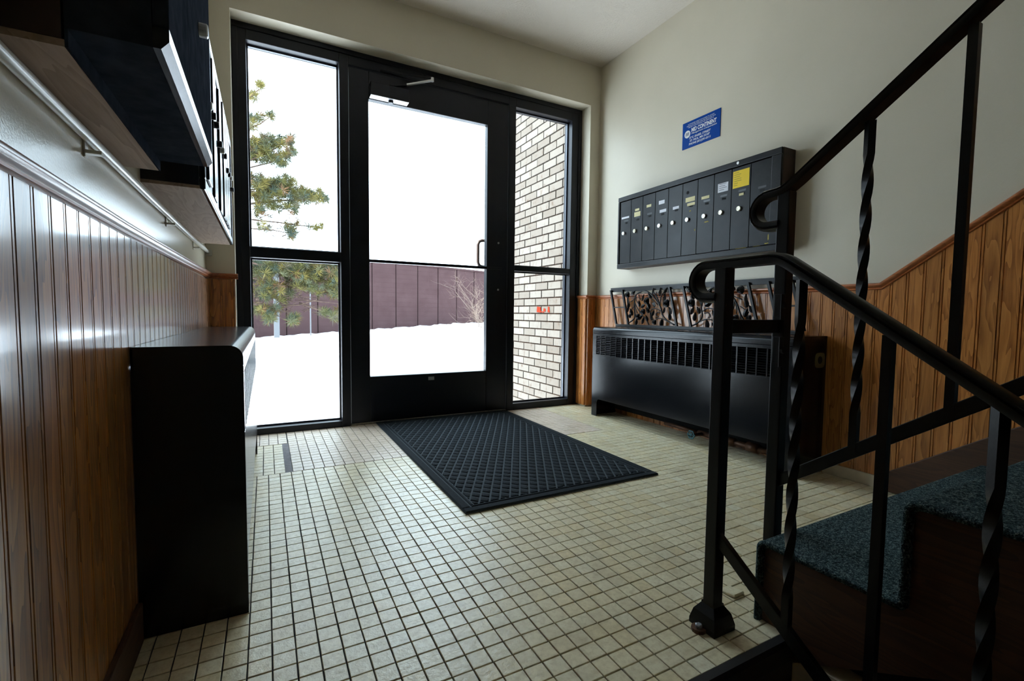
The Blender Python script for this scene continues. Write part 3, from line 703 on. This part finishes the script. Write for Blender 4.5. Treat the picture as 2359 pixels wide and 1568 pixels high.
# left cabinet nearest the viewer
CB = thing('utility_cabinet', 'large black wall cabinet with raw wood underside nearest on the left wall', 'cabinet', ON_LEFT(0.715, 0.993, XL))
W3, H3 = 0.525, 0.70
b = B(); b.box(0, 0, 0, W3, 0.008, 0.066); b.build('underside_board', RAWW, CB)
b = B(); b.box(0, 0.0085, 0, W3, H3, 0.064); b.build('backing_box', BROWNP, CB)
b = B(); b.box(0, 0.0, 0.0665, W3, 0.020, 0.0695); b.build('edge_strip', MATTEB, CB)
b = B(); b.box(0, 0.021, 0.0665, W3, H3, 0.146); b.build('case', MATTEB, CB)
b = B()
n = 6; pr = [(0.1465, 0.021), (0.1545, 0.021), (0.163, 0.031), (0.163, 0.046), (0.1465, 0.046)]
vs = [(0.0, v, w_) for w_, v in pr]+[(W3, v, w_) for w_, v in pr]; n = len(pr)
b.add(vs, [tuple(range(n))[::-1], tuple(range(n, 2*n))]+[(i, (i+1) % n, n+(i+1) % n, n+i) for i in range(n)])
b.build('front_lip', BLACKM, CB)
for i in range(3):
    a = 0.0+i*0.175
    d = B().box(a+0.001, 0.047, 0.1465, a+0.174, H3, 0.163).build('cabinet_door', MATTEB, CB, bevel=0.0015)
    if i == 2: B().disc((a+0.10, 0.40, 0.163), (0, 0, 1), 0.012, 0.012, 14, 0.002).build('lock', CHROME, d)
o = B().disc((0.33, 0.215, 0.163), (0, 0, 1), 0.012, 0.014, 14, 0.002).build('lock', CHROME, CB)

# painted conduit along the left wall
cz = thing('wall_conduit', 'cream painted cable conduit running under the left wall cabinets', 'conduit')
pts = [(XL+0.009, 0.2, 0.981), (XL+0.009, 0.75, 0.980), (XL+0.009, 1.5, 0.980), (XL+0.009, 2.2, 0.984), (XL+0.011, YF-0.03, 0.992)]
B().tube(pts, 0.0082, 12).build('tube', WHITEP, cz, smooth=True)
for yy in (1.03, 1.75, 2.35): B().box(XL, yy-0.008, 0.956, XL+0.024, yy+0.008, 0.962).box(XL, yy-0.008, 0.950, XL+0.003, yy+0.008, 0.99).build('clip', WHITEP, cz, bevel=0.001)
B().box(XL, YF-0.03, 0.975, XL+0.026, YF-0.002, 1.006).build('end_box', WHITEP, cz, bevel=0.002)

# ------------------------------------------------------------------ sign
SG = thing('wall_sign', 'blue management company sign with white lettering above the mailbox bank', 'sign', ON_RIGHT(2.053, 1.685, XR))
SW, SH = 0.263, 0.153
B().box(0, 0, 0.0002, SW, SH, 0.003).build('plate', BLUE, SG)
def text(s, u, v, size, width, mat=SIGNW, shear=0.0, align='CENTER', bold=0.0):
    c = bpy.data.curves.new('lettering', 'FONT'); c.body = s; c.size = size; c.shear = shear; c.align_x = 'LEFT'; c.extrude = 0.0002; c.offset = bold
    o = bpy.data.objects.new('lettering', c); COL.objects.link(o); c.materials.append(mat)
    bpy.context.view_layer.update()
    bx = [p[0] for p in o.bound_box]; wd = max(bx)-min(bx); sx = width/max(wd, 1e-6)
    me = bpy.data.meshes.new_from_object(o.evaluated_get(bpy.context.evaluated_depsgraph_get())); bpy.data.objects.remove(o); bpy.data.curves.remove(c)
    o = obj('lettering', me)
    o.parent = SG; o.scale = (sx, 1, 1); o.location = (u-min(bx)*sx-(width/2 if align == 'CENTER' else 0), v, 0.0033); return o
text('AUTHORIZED AGENT OF OWNER TO ACCEPT', 0.131, 0.1335, 0.0075, 0.185)
text('SERVICE OF PROCESS AND RECEIVE AND GIVE', 0.131, 0.1245, 0.0075, 0.200)
text('RECEIPT FOR NOTICES AND DEMANDS IS', 0.131, 0.1155, 0.0075, 0.175)
text('MID CONTINENT', 0.066, 0.087, 0.0315, 0.172, align='LEFT', bold=0.0011)
text('Management Corporation', 0.066, 0.0735, 0.0135, 0.174, align='LEFT', shear=0.25)
text('37 E. ISABEL STREET', 0.126, 0.050, 0.0165, 0.150, shear=0.2, bold=0.0003)
text('ST. PAUL, MN 55107', 0.126, 0.0325, 0.0165, 0.140, shear=0.2, bold=0.0003)
text('PHONE (651)291-0111', 0.126, 0.0145, 0.0165, 0.152, shear=0.2, bold=0.0003)
lg = B().disc((0.037, 0.082, 0.003), (0, 0, 1), 0.0215, 0.0006, 28).build('round_emblem', SIGNW, SG)
b = B()
for k in range(3):
    u = 0.0275+0.0085*k; b.prism([(u-0.002, 0.073), (u+0.002, 0.073), (u+0.005, 0.091), (u+0.0, 0.091)], 0.0036, 0.0039, 2)
b.build('emblem_bars', SIGNB, lg)

# ------------------------------------------------------------------ cast iron trellis on the right radiator
TX = 2.188
TR = thing('iron_trellis', 'black wrought iron panel with cast roses and leaves on top of the right radiator', 'trellis', Matrix.Translation((TX, 2.54, 0.616)))
def fixT(o): o.matrix_parent_inverse = Matrix.Translation((-TX, -2.54, -0.616)); return o
ZB_, ZT = 0.624, 0.880
def yb(u, z): return u - 0.072*(ZT-z)/(ZT-ZB_)      # posts lean with the stair pitch
b = B().box(TX+0.006, 1.30, 0.858, TX+0.012, 2.640, 0.888); fixT(b.build('top_bar', IRON, TR, bevel=0.001))
b = B().box(TX-0.008, 1.28, 0.616, TX+0.008, 2.562, 0.634); fixT(b.build('bottom_bar', IRON, TR, bevel=0.001))
B().disc((TX+0.006, 1.405, 0.876), (-1, 0, 0), 0.007, 0.005, 10).build('screw_head', CHROME, fixT(B().box(TX+0.005, 1.40, 0.872, TX+0.007, 1.41, 0.88).build('screw_washer', CHROME, TR))).matrix_parent_inverse = Matrix.Identity(4)
for u in (2.632, 2.510, 2.085, 1.980, 1.560, 1.452, 1.335):
    h = 0.0065; za, zb_ = 0.634, 0.872; b = B()
    b.add([(TX-h, yb(u, za)-h, za), (TX+h, yb(u, za)-h, za), (TX+h, yb(u, za)+h, za), (TX-h, yb(u, za)+h, za), (TX-h, yb(u, zb_)-h, zb_), (TX+h, yb(u, zb_)-h, zb_), (TX+h, yb(u, zb_)+h, zb_), (TX-h, yb(u, zb_)+h, zb_)],
          [(0,3,2,1), (4,5,6,7), (0,1,5,4), (1,2,6,5), (2,3,7,6), (3,0,4,7)])
    fixT(b.build('bar', IRON, TR))
for a, c in ((2.632, 2.510), (1.452, 1.335)):
    fixT(B().box(TX-0.004, yb(c, 0.75), 0.746, TX+0.004, yb(a, 0.75), 0.754).build('short_bar', IRON, TR))
STEMS = [([(450,1040),(570,950),(592,830),(585,650),(620,450),(700,380),(790,350),(870,375),(960,450),(1050,570),(1120,700),(1140,790),(1160,870),(1250,980),(1370,1050)], .0048),
         ([(1000,400),(1060,520),(1110,660)], .0045), ([(1110,690),(1120,560),(1150,450),(1220,370)], .0036), ([(1120,780),(1040,730),(960,740),(915,800),(930,900),(970,960)], .0034),
         ([(640,470),(630,540),(665,610)], .0030), ([(690,420),(690,480),(720,535)], .0030), ([(600,600),(650,720),(740,850),(830,960),(885,1070)], .0032),
         ([(1030,940),(1090,925),(1170,945),(1290,1005)], .0032), ([(610,430),(575,530),(490,580)], .0028), ([(600,640),(620,760),(645,820)], .0028),
         ([(1110,820),(1060,805),(1030,840),(1045,890),(1075,890)], .0032), ([(1045,380),(1050,450),(1075,540)], .0030), ([(900,450),(970,550),(1060,640)], .0028), ([(560,690),(510,750),(470,800)], .0025),
         ([(600,830),(620,920),(700,960)], .0028)]
ROSES = [(450,420,54), (860,570,58), (1245,625,62), (780,790,50), (490,890,36), (1005,1010,42), (665,890,44)]
LEAVES = [(565,380,30),(980,370,70),(1115,390,80),(910,440,120),(1222,360,50),(1200,500,80),(770,495,60),(440,560,95),(455,640,80),(690,620,100),(770,670,20),(985,640,150),(430,740,60),(510,800,110),(860,760,130),(970,820,60),(930,890,100),(1185,760,60),(1290,765,120),(1285,880,100),(620,1010,80),(760,980,70),(840,930,110),(1130,1010,80),(700,910,30),(880,660,110)]
lf = B(); nn = 7; top = []; bot = []
for i in range(nn):
    f = i/(nn-1); wd = 0.010*math.sin(PI*min(1, f*0.93+0.07))**0.8*(1.15-0.5*f) if i < nn-1 else 0
    top.append((f*0.036-0.018, wd)); bot.append((f*0.036-0.018, -wd))
vs = [(-0.0015*math.cos(3*u*50)-0.002, u, 0.0) for u, _ in top]+[(0.003, u, w_) for u, w_ in top]+[(0.003, u, w_) for u, w_ in bot]+[(0.005, u, 0.0) for u, _ in top]
fs = []
for i in range(nn-1):
    fs += [(i, i+1, nn+i+1, nn+i), (2*nn+i, 2*nn+i+1, i+1, i), (3*nn+i, nn+i, nn+i+1, 3*nn+i+1), (3*nn+i+1, 2*nn+i+1, 2*nn+i, 3*nn+i)]
lf.add(vs, fs); leaf_me = bpy.data.meshes.new('leaf'); leaf_me.from_pydata(lf.v, [], lf.f); leaf_me.materials.append(IRON)
rb = B()
for k, (R0, h0) in enumerate(((1.0, 0.35), (0.78, 0.55), (0.52, 0.72), (0.26, 0.85))):      # nested petal whorls
    n = 10; ring = []
    for i in range(n):
        a = 2*PI*i/n+k*0.5; q = R0*(1+0.10*math.cos(3*a+k)); ring.append((a, q))
    vs = [(-h0, q*math.cos(a), q*math.sin(a)) for a, q in ring]+[(-h0+0.30, 0.82*q*math.cos(a), 0.82*q*math.sin(a)) for a, q in ring]+[(0.1, 1.02*q*math.cos(a), 1.02*q*math.sin(a)) for a, q in ring]
    rb.add(vs, [(i, (i+1) % n, n+(i+1) % n, n+i) for i in range(n)]+[(2*n+i, 2*n+(i+1) % n, (i+1) % n, i) for i in range(n)]+[tuple(range(n, 2*n))])
rose_me = bpy.data.meshes.new('rose'); rose_me.from_pydata(rb.v, [], rb.f); rose_me.materials.append(IRON)
for p_ in rose_me.polygons: p_.use_smooth = True
for mirror, ua, ub in ((False, 2.510, 2.085), (True, 1.980, 1.560)):
    def mp(x, y):
        s_ = (y-300)/(1075-300); f = (x-(325+115*s_))/970.0
        if mirror: f = 1-f
        z = 0.872-(0.872-0.634)*s_; u = ua+(ub-ua)*f
        return yb(u, z), z
    b = B()
    for pts, r_ in STEMS:
        q = [Vector((TX, *mp(*p))) for p in pts]; sm = []
        for i in range(len(q)-1):
            p0, p1, p2, p3 = q[max(i-1, 0)], q[i], q[i+1], q[min(i+2, len(q)-1)]
            for s_ in range(3):
                f = s_/3; sm.append(0.5*((2*p1)+(p2-p0)*f+(2*p0-5*p1+4*p2-p3)*f*f+(3*p1-p0-3*p2+p3)*f**3))
        sm.append(q[-1]); b.tube(sm, r_, 6)
    fixT(b.build('vine_stems', IRON, TR, smooth=True))
    for x, y_, r_ in ROSES:
        o = obj('rose', rose_me, TR); fixT(o); yy, zz = mp(x, y_); o.location = (TX-0.004, yy, zz); s_ = r_*0.00038
        o.scale = (s_*0.9, s_, s_)
    for x, y_, an in LEAVES:
        o = obj('leaf', leaf_me, TR); fixT(o); yy, zz = mp(x, y_); o.location = (TX-0.003, yy, zz)
        a = math.radians(180-an if not mirror else an); o.rotation_euler = (a, 0, random.uniform(-0.25, 0.25)); s_ = random.uniform(1.15, 1.55); o.scale = (s_, s_, s_*1.15)

# ------------------------------------------------------------------ door mat
MX0, MX1, MY0, MY1 = 0.604, 1.511, 1.469, 2.953
dm = thing('door_mat', 'large charcoal ribbed door mat in front of the glass door', 'mat', Matrix.Translation(((MX0+MX1)/2, (MY0+MY1)/2, 0)))
ox, oy = (MX0+MX1)/2, (MY0+MY1)/2
hx, hy = (MX1-MX0)/2, (MY1-MY0)/2
B().box(-hx, -hy, 0.0005, hx, hy, 0.006).build('mat_base', MATB, dm, bevel=0.002)
b = B(); bw = 0.055
for (x0, y0, x1, y1) in ((-hx, -hy, hx, -hy+bw*0.62), (-hx, hy-bw*0.62, hx, hy), (-hx, -hy+bw*0.62, -hx+bw*0.62, hy-bw*0.62), (hx-bw*0.62, -hy+bw*0.62, hx, hy-bw*0.62)):
    b.cbox(x0+0.001, y0+0.001, 0.003, x1-0.001, y1-0.001, 0.0105, 0.003)
e = bw*0.72
for (x0, y0, x1, y1) in ((-hx+e, -hy+e, hx-e, -hy+e+0.012), (-hx+e, hy-e-0.012, hx-e, hy-e), (-hx+e, -hy+e+0.012, -hx+e+0.012, hy-e-0.012), (hx-e-0.012, -hy+e+0.012, hx-e, hy-e-0.012)):
    b.cbox(x0, y0, 0.003, x1, y1, 0.0095, 0.003)
b.build('mat_border', MATP, dm)
b = B(); d1 = Vector((math.cos(math.radians(61)), math.sin(math.radians(61)))); pn = Vector((d1.y, -d1.x)); d2 = Vector((math.cos(math.radians(-50)), math.sin(math.radians(-50))))
ex, ey = hx-e-0.016, hy-e-0.016
LS, RP = 0.0372, 0.0432/2*1.0
def clip(poly):
    for ax, lim, sg in ((0, ex, 1), (0, -ex, -1), (1, ey, 1), (1, -ey, -1)):
        out = []
        for i, p in enumerate(poly):
            q = poly[(i+1) % len(poly)]; fp, fq = sg*(p[ax]-lim) <= 0, sg*(q[ax]-lim) <= 0
            if fp: out.append(p)
            if fp != fq:
                s_ = (lim-p[ax])/(q[ax]-p[ax]); out.append((p[0]+s_*(q[0]-p[0]), p[1]+s_*(q[1]-p[1])))
        poly = out
        if len(poly) < 3: return None
    return poly
RP = 0.0436
for i in range(-32, 33):
    for j in range(-70, 71):
        o_ = pn*(i*LS)
        # ribs lie between two neighbouring lines, slanted along d2
        k = LS/ (d2.dot(pn)); s2 = d2*k
        c = o_ + d1*(j*RP)
        if abs(c.x) > hx or abs(c.y) > hy: continue
        g_ = 0.09; q0 = c+s2*g_; q1 = c+s2*(1-g_*0.6); hw_ = d1*(RP*0.40)
        poly = clip([tuple(q0-hw_), tuple(q1-hw_), tuple(q1+hw_), tuple(q0+hw_)])
        if not poly: continue
        cx = sum(p[0] for p in poly)/len(poly); cy = sum(p[1] for p in poly)/len(poly); n = len(poly)
        vs = [(p[0], p[1], 0.005) for p in poly]+[(cx+(p[0]-cx)*0.86, cy+(p[1]-cy)*0.86, 0.0088) for p in poly]+[(cx+(p[0]-cx)*0.5, cy+(p[1]-cy)*0.5, 0.0100) for p in poly]
        ar = sum(poly[m_][0]*poly[(m_+1) % n][1]-poly[(m_+1) % n][0]*poly[m_][1] for m_ in range(n))
        fs = [(m_, (m_+1) % n, n+(m_+1) % n, n+m_) for m_ in range(n)]+[(n+m_, n+(m_+1) % n, 2*n+(m_+1) % n, 2*n+m_) for m_ in range(n)]+[tuple(range(2*n, 3*n))]
        if ar < 0: fs = [f[::-1] for f in fs]
        b.add(vs, fs)
b.build('mat_ribs', MATP, dm, kind='stuff', smooth=True)

# ------------------------------------------------------------------ outdoors
# brick wing wall
BX = 2.136; CH, BL = 0.0677, 0.2032; BZ0 = -0.178; BY0, BY1 = 3.062, 4.50; NC = 46
bw_ = tag(B().box(BX+0.010, BY0, BZ0, BX+0.22, BY1-0.012, BZ0+NC*CH).build('wall_outside', MORTAR), 'pale whitewashed brick wing wall just outside the right sidelight', 'wall', 'structure')
bm = B().box(0, 0, 0, 0.02, BL-0.0115, CH-0.0115); brick_me = bpy.data.meshes.new('brick'); brick_me.from_pydata(bm.v, [], bm.f); brick_me.materials.append(BRICK)
br_rest = B(); nb = 0
for c in range(NC):
    y = BY0-(0.5*BL if c % 2 else 0)-0.07
    while y < BY1-0.02:
        a0, a1 = max(y, BY0), min(y+BL-0.0115, BY1-0.0)
        z = BZ0+c*CH+0.006; dx = random.uniform(-0.0025, 0.0015)
        if a1-a0 > 0.015:
            d, u_, v_ = cam_depth_px((BX, (a0+a1)/2, z+0.03))
            vis = 1165 < u_ < 1325 and 225 < v_ < 945
            if vis and nb < 300:
                if abs(a1-a0-(BL-0.0115)) < 1e-4:
                    o = obj('brick', brick_me, bw_); o.location = (BX+dx, a0, z)
                else: B().box(BX+dx, a0, z, BX+0.02+dx, a1, z+CH-0.0115).build('brick', BRICK, bw_)
                nb += 1
            else: br_rest.box(BX+dx, a0, z, BX+0.02+dx, a1, z+CH-0.0115)
        y += BL
br_rest.build('more_bricks', BRICK, bw_, kind='stuff')

RED = simple('faded_red_paint', (0.17, 0.022, 0.012), 0.9, spec=0.0)
for y0_, y1_, z0_, z1_ in ((3.495, 3.565, 0.709, 0.763), (3.418, 3.455, 0.717, 0.748), (3.352, 3.385, 0.710, 0.762), (3.44, 3.50, 0.709, 0.722)):
    B().prism([(y0_, z0_), (y1_, z0_+0.006), (y1_-0.004, z1_), (y0_+0.006, z1_-0.004)], BX-0.0035, BX+0.002, 0).build('red_paint_mark', RED, bw_)

# brown building behind the yard
DW = 14.0
def ray_at(px, py, Y):
    d = fw+rt*((px-1179.5)/FPX)-up*((py-784)/FPX); return Vector((0, 0, CAMZ))+d*(Y/d.y)
P0 = Vector((0.198*DW, DW, 0)); wd_ = Vector((0.9385, 0.345, 0)).normalized(); wn = Vector((wd_.y, -wd_.x, 0))
ZTOP = 2.17
bb_ = thing('brown_building', 'long brown board sided building across the snowy yard', 'building', basis(P0, wd_, (-wn.x, -wn.y, 0), (0, 0, 1)))
B().box(-9, 0.03, -0.6, 12, 2.0, ZTOP-0.03).build('core', SEAM, bb_)
PWD = 0.815
for i in range(-10, 13):
    x0 = i*PWD
    B().box(x0+0.005, 0.0, -0.6, x0+PWD-0.005, 0.05, ZTOP).build('siding_panel', SIDING, bb_)
    B().box(x0-0.009, -0.008, -0.6, x0+0.009, 0.001, ZTOP).build('seam_strip', SEAM, bb_)  # dark strip added over each panel seam so the gap reads dark
B().box(-9, -0.03, ZTOP-0.005, 12, 2.0, ZTOP+0.05).build('roof_edge', SIDING, bb_)
def post(name, label, px, wpx, ptop, Y, mat):
    a = ray_at(px, 775, Y); x = a.x; wd2 = wpx/FPX*a.y*0.95/2
    return tag(B().box(x-wd2, Y-wd2, -0.5, x+wd2, Y+wd2, ptop).build(name, mat, bevel=0.01), label, 'post')
post('grey_post', 'wide pale grey post standing before the brown building', 638, 11, 2.0, 12.0, POSTG)
post('utility_pole', 'thin pale grey pole before the brown building', 716, 2.6, 2.0, 12.2, POSTG)
# snow
def snow_h(x, y):
    h = -0.16+0.012*math.sin(1.7*x)*math.cos(1.3*y)
    t_ = (y-(11.2+0.10*x)); crest = 0.06+0.085*max(-2, min(6, x))*0.55
    e_ = math.exp(-(max(0, -t_)/0.16)**2) if t_ < 0 else 1.0
    return h+(crest-h)*e_*(1+0.04*math.sin(9*x)+0.03*math.sin(23*x+2))
b = B(); xs = [-16+0.5*i for i in range(28)]+[-2+0.11*i for i in range(90)]+[8+1.0*i for i in range(20)]; ys = [3.06+0.5*i for i in range(15)]+[10.4+0.07*i for i in range(40)]+[13.3+1.0*i for i in range(16)]
for y_ in ys:
    for x_ in xs: b.v.append((x_, y_, snow_h(x_, y_)))
nx = len(xs)
for j in range(len(ys)-1):
    for i in range(nx-1): b.f.append((j*nx+i, j*nx+i+1, (j+1)*nx+i+1, (j+1)*nx+i))
o = b.build('ground', SNOW, smooth=True); tag(o, 'bright snow covered yard with a low ploughed bank', 'snow', 'structure')
tag(B().box(-0.6, 3.062, -0.20, 2.12, 3.14, -0.035).build('stoop', STOOP, bevel=0.01), 'narrow tan concrete stoop just outside the entrance', 'step')

# pine tree
pt = thing('pine_tree', 'pine tree with yellow green needles reaching in from the left outside', 'tree', Matrix.Translation((-2.6, 9.6, -0.2)))
def fixP(o): o.matrix_parent_inverse = Matrix.Translation((2.6, -9.6, 0.2)); return o
PYD = 9.0
rg = random.Random(11)
def P(px, py, dy=0.0): return ray_at(px, py, PYD+dy)
tr = B().tube([(-2.6, 9.6, -0.3), (-2.55, 9.55, 2.0), (-2.5, 9.5, 4.5), (-2.45, 9.5, 7.0)], [0.17, 0.14, 0.09, 0.02], 10); fixP(tr.build('trunk', BARK, pt, smooth=True))
BR = [([(400,330),(560,240),(585,215),(598,205)], .016), ([(400,380),(560,300),(600,285),(620,270)], .016), ([(400,420),(570,372),(620,350),(665,322)], .02), ([(560,390),(620,375),(676,350)], .014),
      ([(400,500),(570,470),(640,462),(700,460),(748,455)], .022), ([(560,440),(620,430),(660,425)], .014), ([(400,480),(570,505),(640,512),(700,520),(735,522)], .015), ([(560,525),(630,530),(680,540)], .012),
      ([(380,560),(580,640),(650,655),(700,668)], .016), ([(380,640),(582,700),(640,705),(690,702),(730,690)], .022), ([(690,698),(730,712),(775,722)], .018), ([(380,560),(600,610),(700,615),(785,640)], .02),
      ([(650,712),(668,724)], .009), ([(606,708),(618,722)], .008), ([(700,690),(740,695),(790,700)], .012), ([(640,650),(690,662)], .01), ([(590,690),(660,680),(720,684)], .01), ([(600,665),(640,690)], .008)]
b = B()
for pts, r_ in BR:
    q = [P(x, y_, 0.25*math.sin(x*0.05)) for x, y_ in pts]; b.tube(q, [r_*(1-0.6*i/(len(q)-1)) for i in range(len(q))], 5)
for k in range(90):                                  # dead twigs in the lower branches
    x, y_ = rg.uniform(585, 735), rg.uniform(640, 720); a = rg.uniform(-0.6, 0.6); l = rg.uniform(12, 36)
    b.tube([P(x, y_, rg.uniform(-.3, .3)), P(x+l*math.cos(a)*0.6, y_+l*math.sin(a)*0.5, 0), P(x+l*math.cos(a), y_+l*math.sin(a)+rg.uniform(-5, 5), rg.uniform(-.3, .3))], [0.006, 0.005, 0.003], 4)
for k in range(45):
    x, y_ = rg.uniform(575, 690), rg.uniform(470, 545); a = rg.uniform(-0.8, 0.8); l = rg.uniform(10, 26)
    b.tube([P(x, y_), P(x+l*math.cos(a), y_+l*math.sin(a), rg.uniform(-.3, .3))], [0.006, 0.003], 4)
fixP(b.build('branches', BARK, pt, smooth=True))
CL = [(500,330,60,40,40), (470,430,80,45,60), (480,510,70,30,24), (500,262,50,30,24), (470,610,85,40,70), (430,690,80,40,40), (420,560,60,60,40), (380,380,40,120,60), (340,250,60,80,50), (597,193,8,8,7), (580,222,14,9,9), (577,283,12,16,12), (596,272,10,8,5), (618,266,7,7,5), (600,335,30,22,34), (632,325,20,16,18), (663,320,12,14,12), (600,356,32,14,26), (640,365,26,18,26), (668,352,12,8,8), (676,350,6,6,4), (588,420,28,18,24), (620,435,40,18,40), (650,420,28,16,22),
      (668,440,30,20,30), (600,448,34,14,22), (700,452,22,16,20), (725,452,20,14,18), (745,458,8,6,5), (640,470,50,14,26), (670,478,16,12,8), (600,490,34,16,10), (670,520,20,12,10), (725,522,20,6,7), (672,540,16,14,8), (600,524,24,8,6),
      (610,612,34,20,40), (660,615,44,20,54), (715,615,44,24,54), (765,620,30,26,36), (690,640,44,16,34), (745,655,38,26,40), (775,665,18,24,24), (600,640,26,14,14), (640,672,44,22,26), (610,672,26,16,16), (618,728,12,12,18), (674,736,11,10,16), (600,712,18,8,10), (634,712,14,8,8),
      (775,722,14,14,16), (745,718,10,6,6), (700,655,30,14,16)]
nd = B()
for cx, cy, rx, ry, n in CL:
    for k in range(int(n*1.6)):
        a = rg.uniform(0, 2*PI); q = math.sqrt(rg.random()); px, py = cx+rx*q*math.cos(a), cy+ry*q*math.sin(a)
        c = P(px, py, rg.uniform(-0.5, 0.5)); ax = Vector((rg.gauss(0.5, 0.6), rg.gauss(0, 0.6), rg.gauss(0.25, 0.5))).normalized(); L_ = rg.uniform(0.09, 0.15)
        tuft_v = []; tuft_f = []; tuft_v.append(c)
        for i in range(36):
            d = (ax*0.6+Vector((rg.gauss(0, 1), rg.gauss(0, 1), rg.gauss(0, 1))).normalized()).normalized(); sd2 = d.cross(Vector((rg.gauss(0, 1), rg.gauss(0, 1), rg.gauss(0, 1)))).normalized()*0.0042
            t0 = c+d*L_*0.35; t1 = c+d*L_; o_ = len(tuft_v); tuft_v += [t0+sd2, t0-sd2, t1]; tuft_f += [(0, o_, o_+1), (o_, o_+1, o_+2)]
        nd.add(tuft_v, tuft_f)
fixP(nd.build('needles', NEEDLE, pt, kind='stuff'))

# bare shrub by the right of the door glass
sh = thing('bare_shrub', 'leafless pale shrub before the brown building', 'shrub', Matrix.Translation(tuple(ray_at(1112, 752, 12.0))))
o0 = ray_at(1112, 752, 12.0)
b = B(); rg = random.Random(5)
def twig(p, d, l, r_, depth):
    q = [p]; dd = d.copy()
    for i in range(3):
        dd = (dd+Vector((rg.gauss(0, .22), rg.gauss(0, .22), rg.gauss(0.03, .18)))).normalized(); q.append(q[-1]+dd*l/3)
    b.tube(q, [r_, r_*0.85, r_*0.7, r_*0.5], 4)
    if depth:
        for k in range(3 if depth > 1 else 4):
            s_ = rg.choice(q[1:]); nd_ = (dd+Vector((rg.gauss(-0.15, .65), rg.gauss(0, .6), rg.gauss(0, .55)))).normalized(); twig(s_, nd_, l*rg.uniform(0.5, 0.75), r_*0.6, depth-1)
for k in range(15):
    twig(o0+Vector((rg.uniform(-0.25, 0.5), rg.uniform(-0.2, 0.2), -0.3)), Vector((rg.gauss(-0.28, 0.3), rg.gauss(0, 0.25), 1)).normalized(), rg.uniform(0.7, 1.3), 0.008, 3)
o = b.build('twigs', TWIG, sh, smooth=True); o.matrix_parent_inverse = Matrix.Translation(-o0)
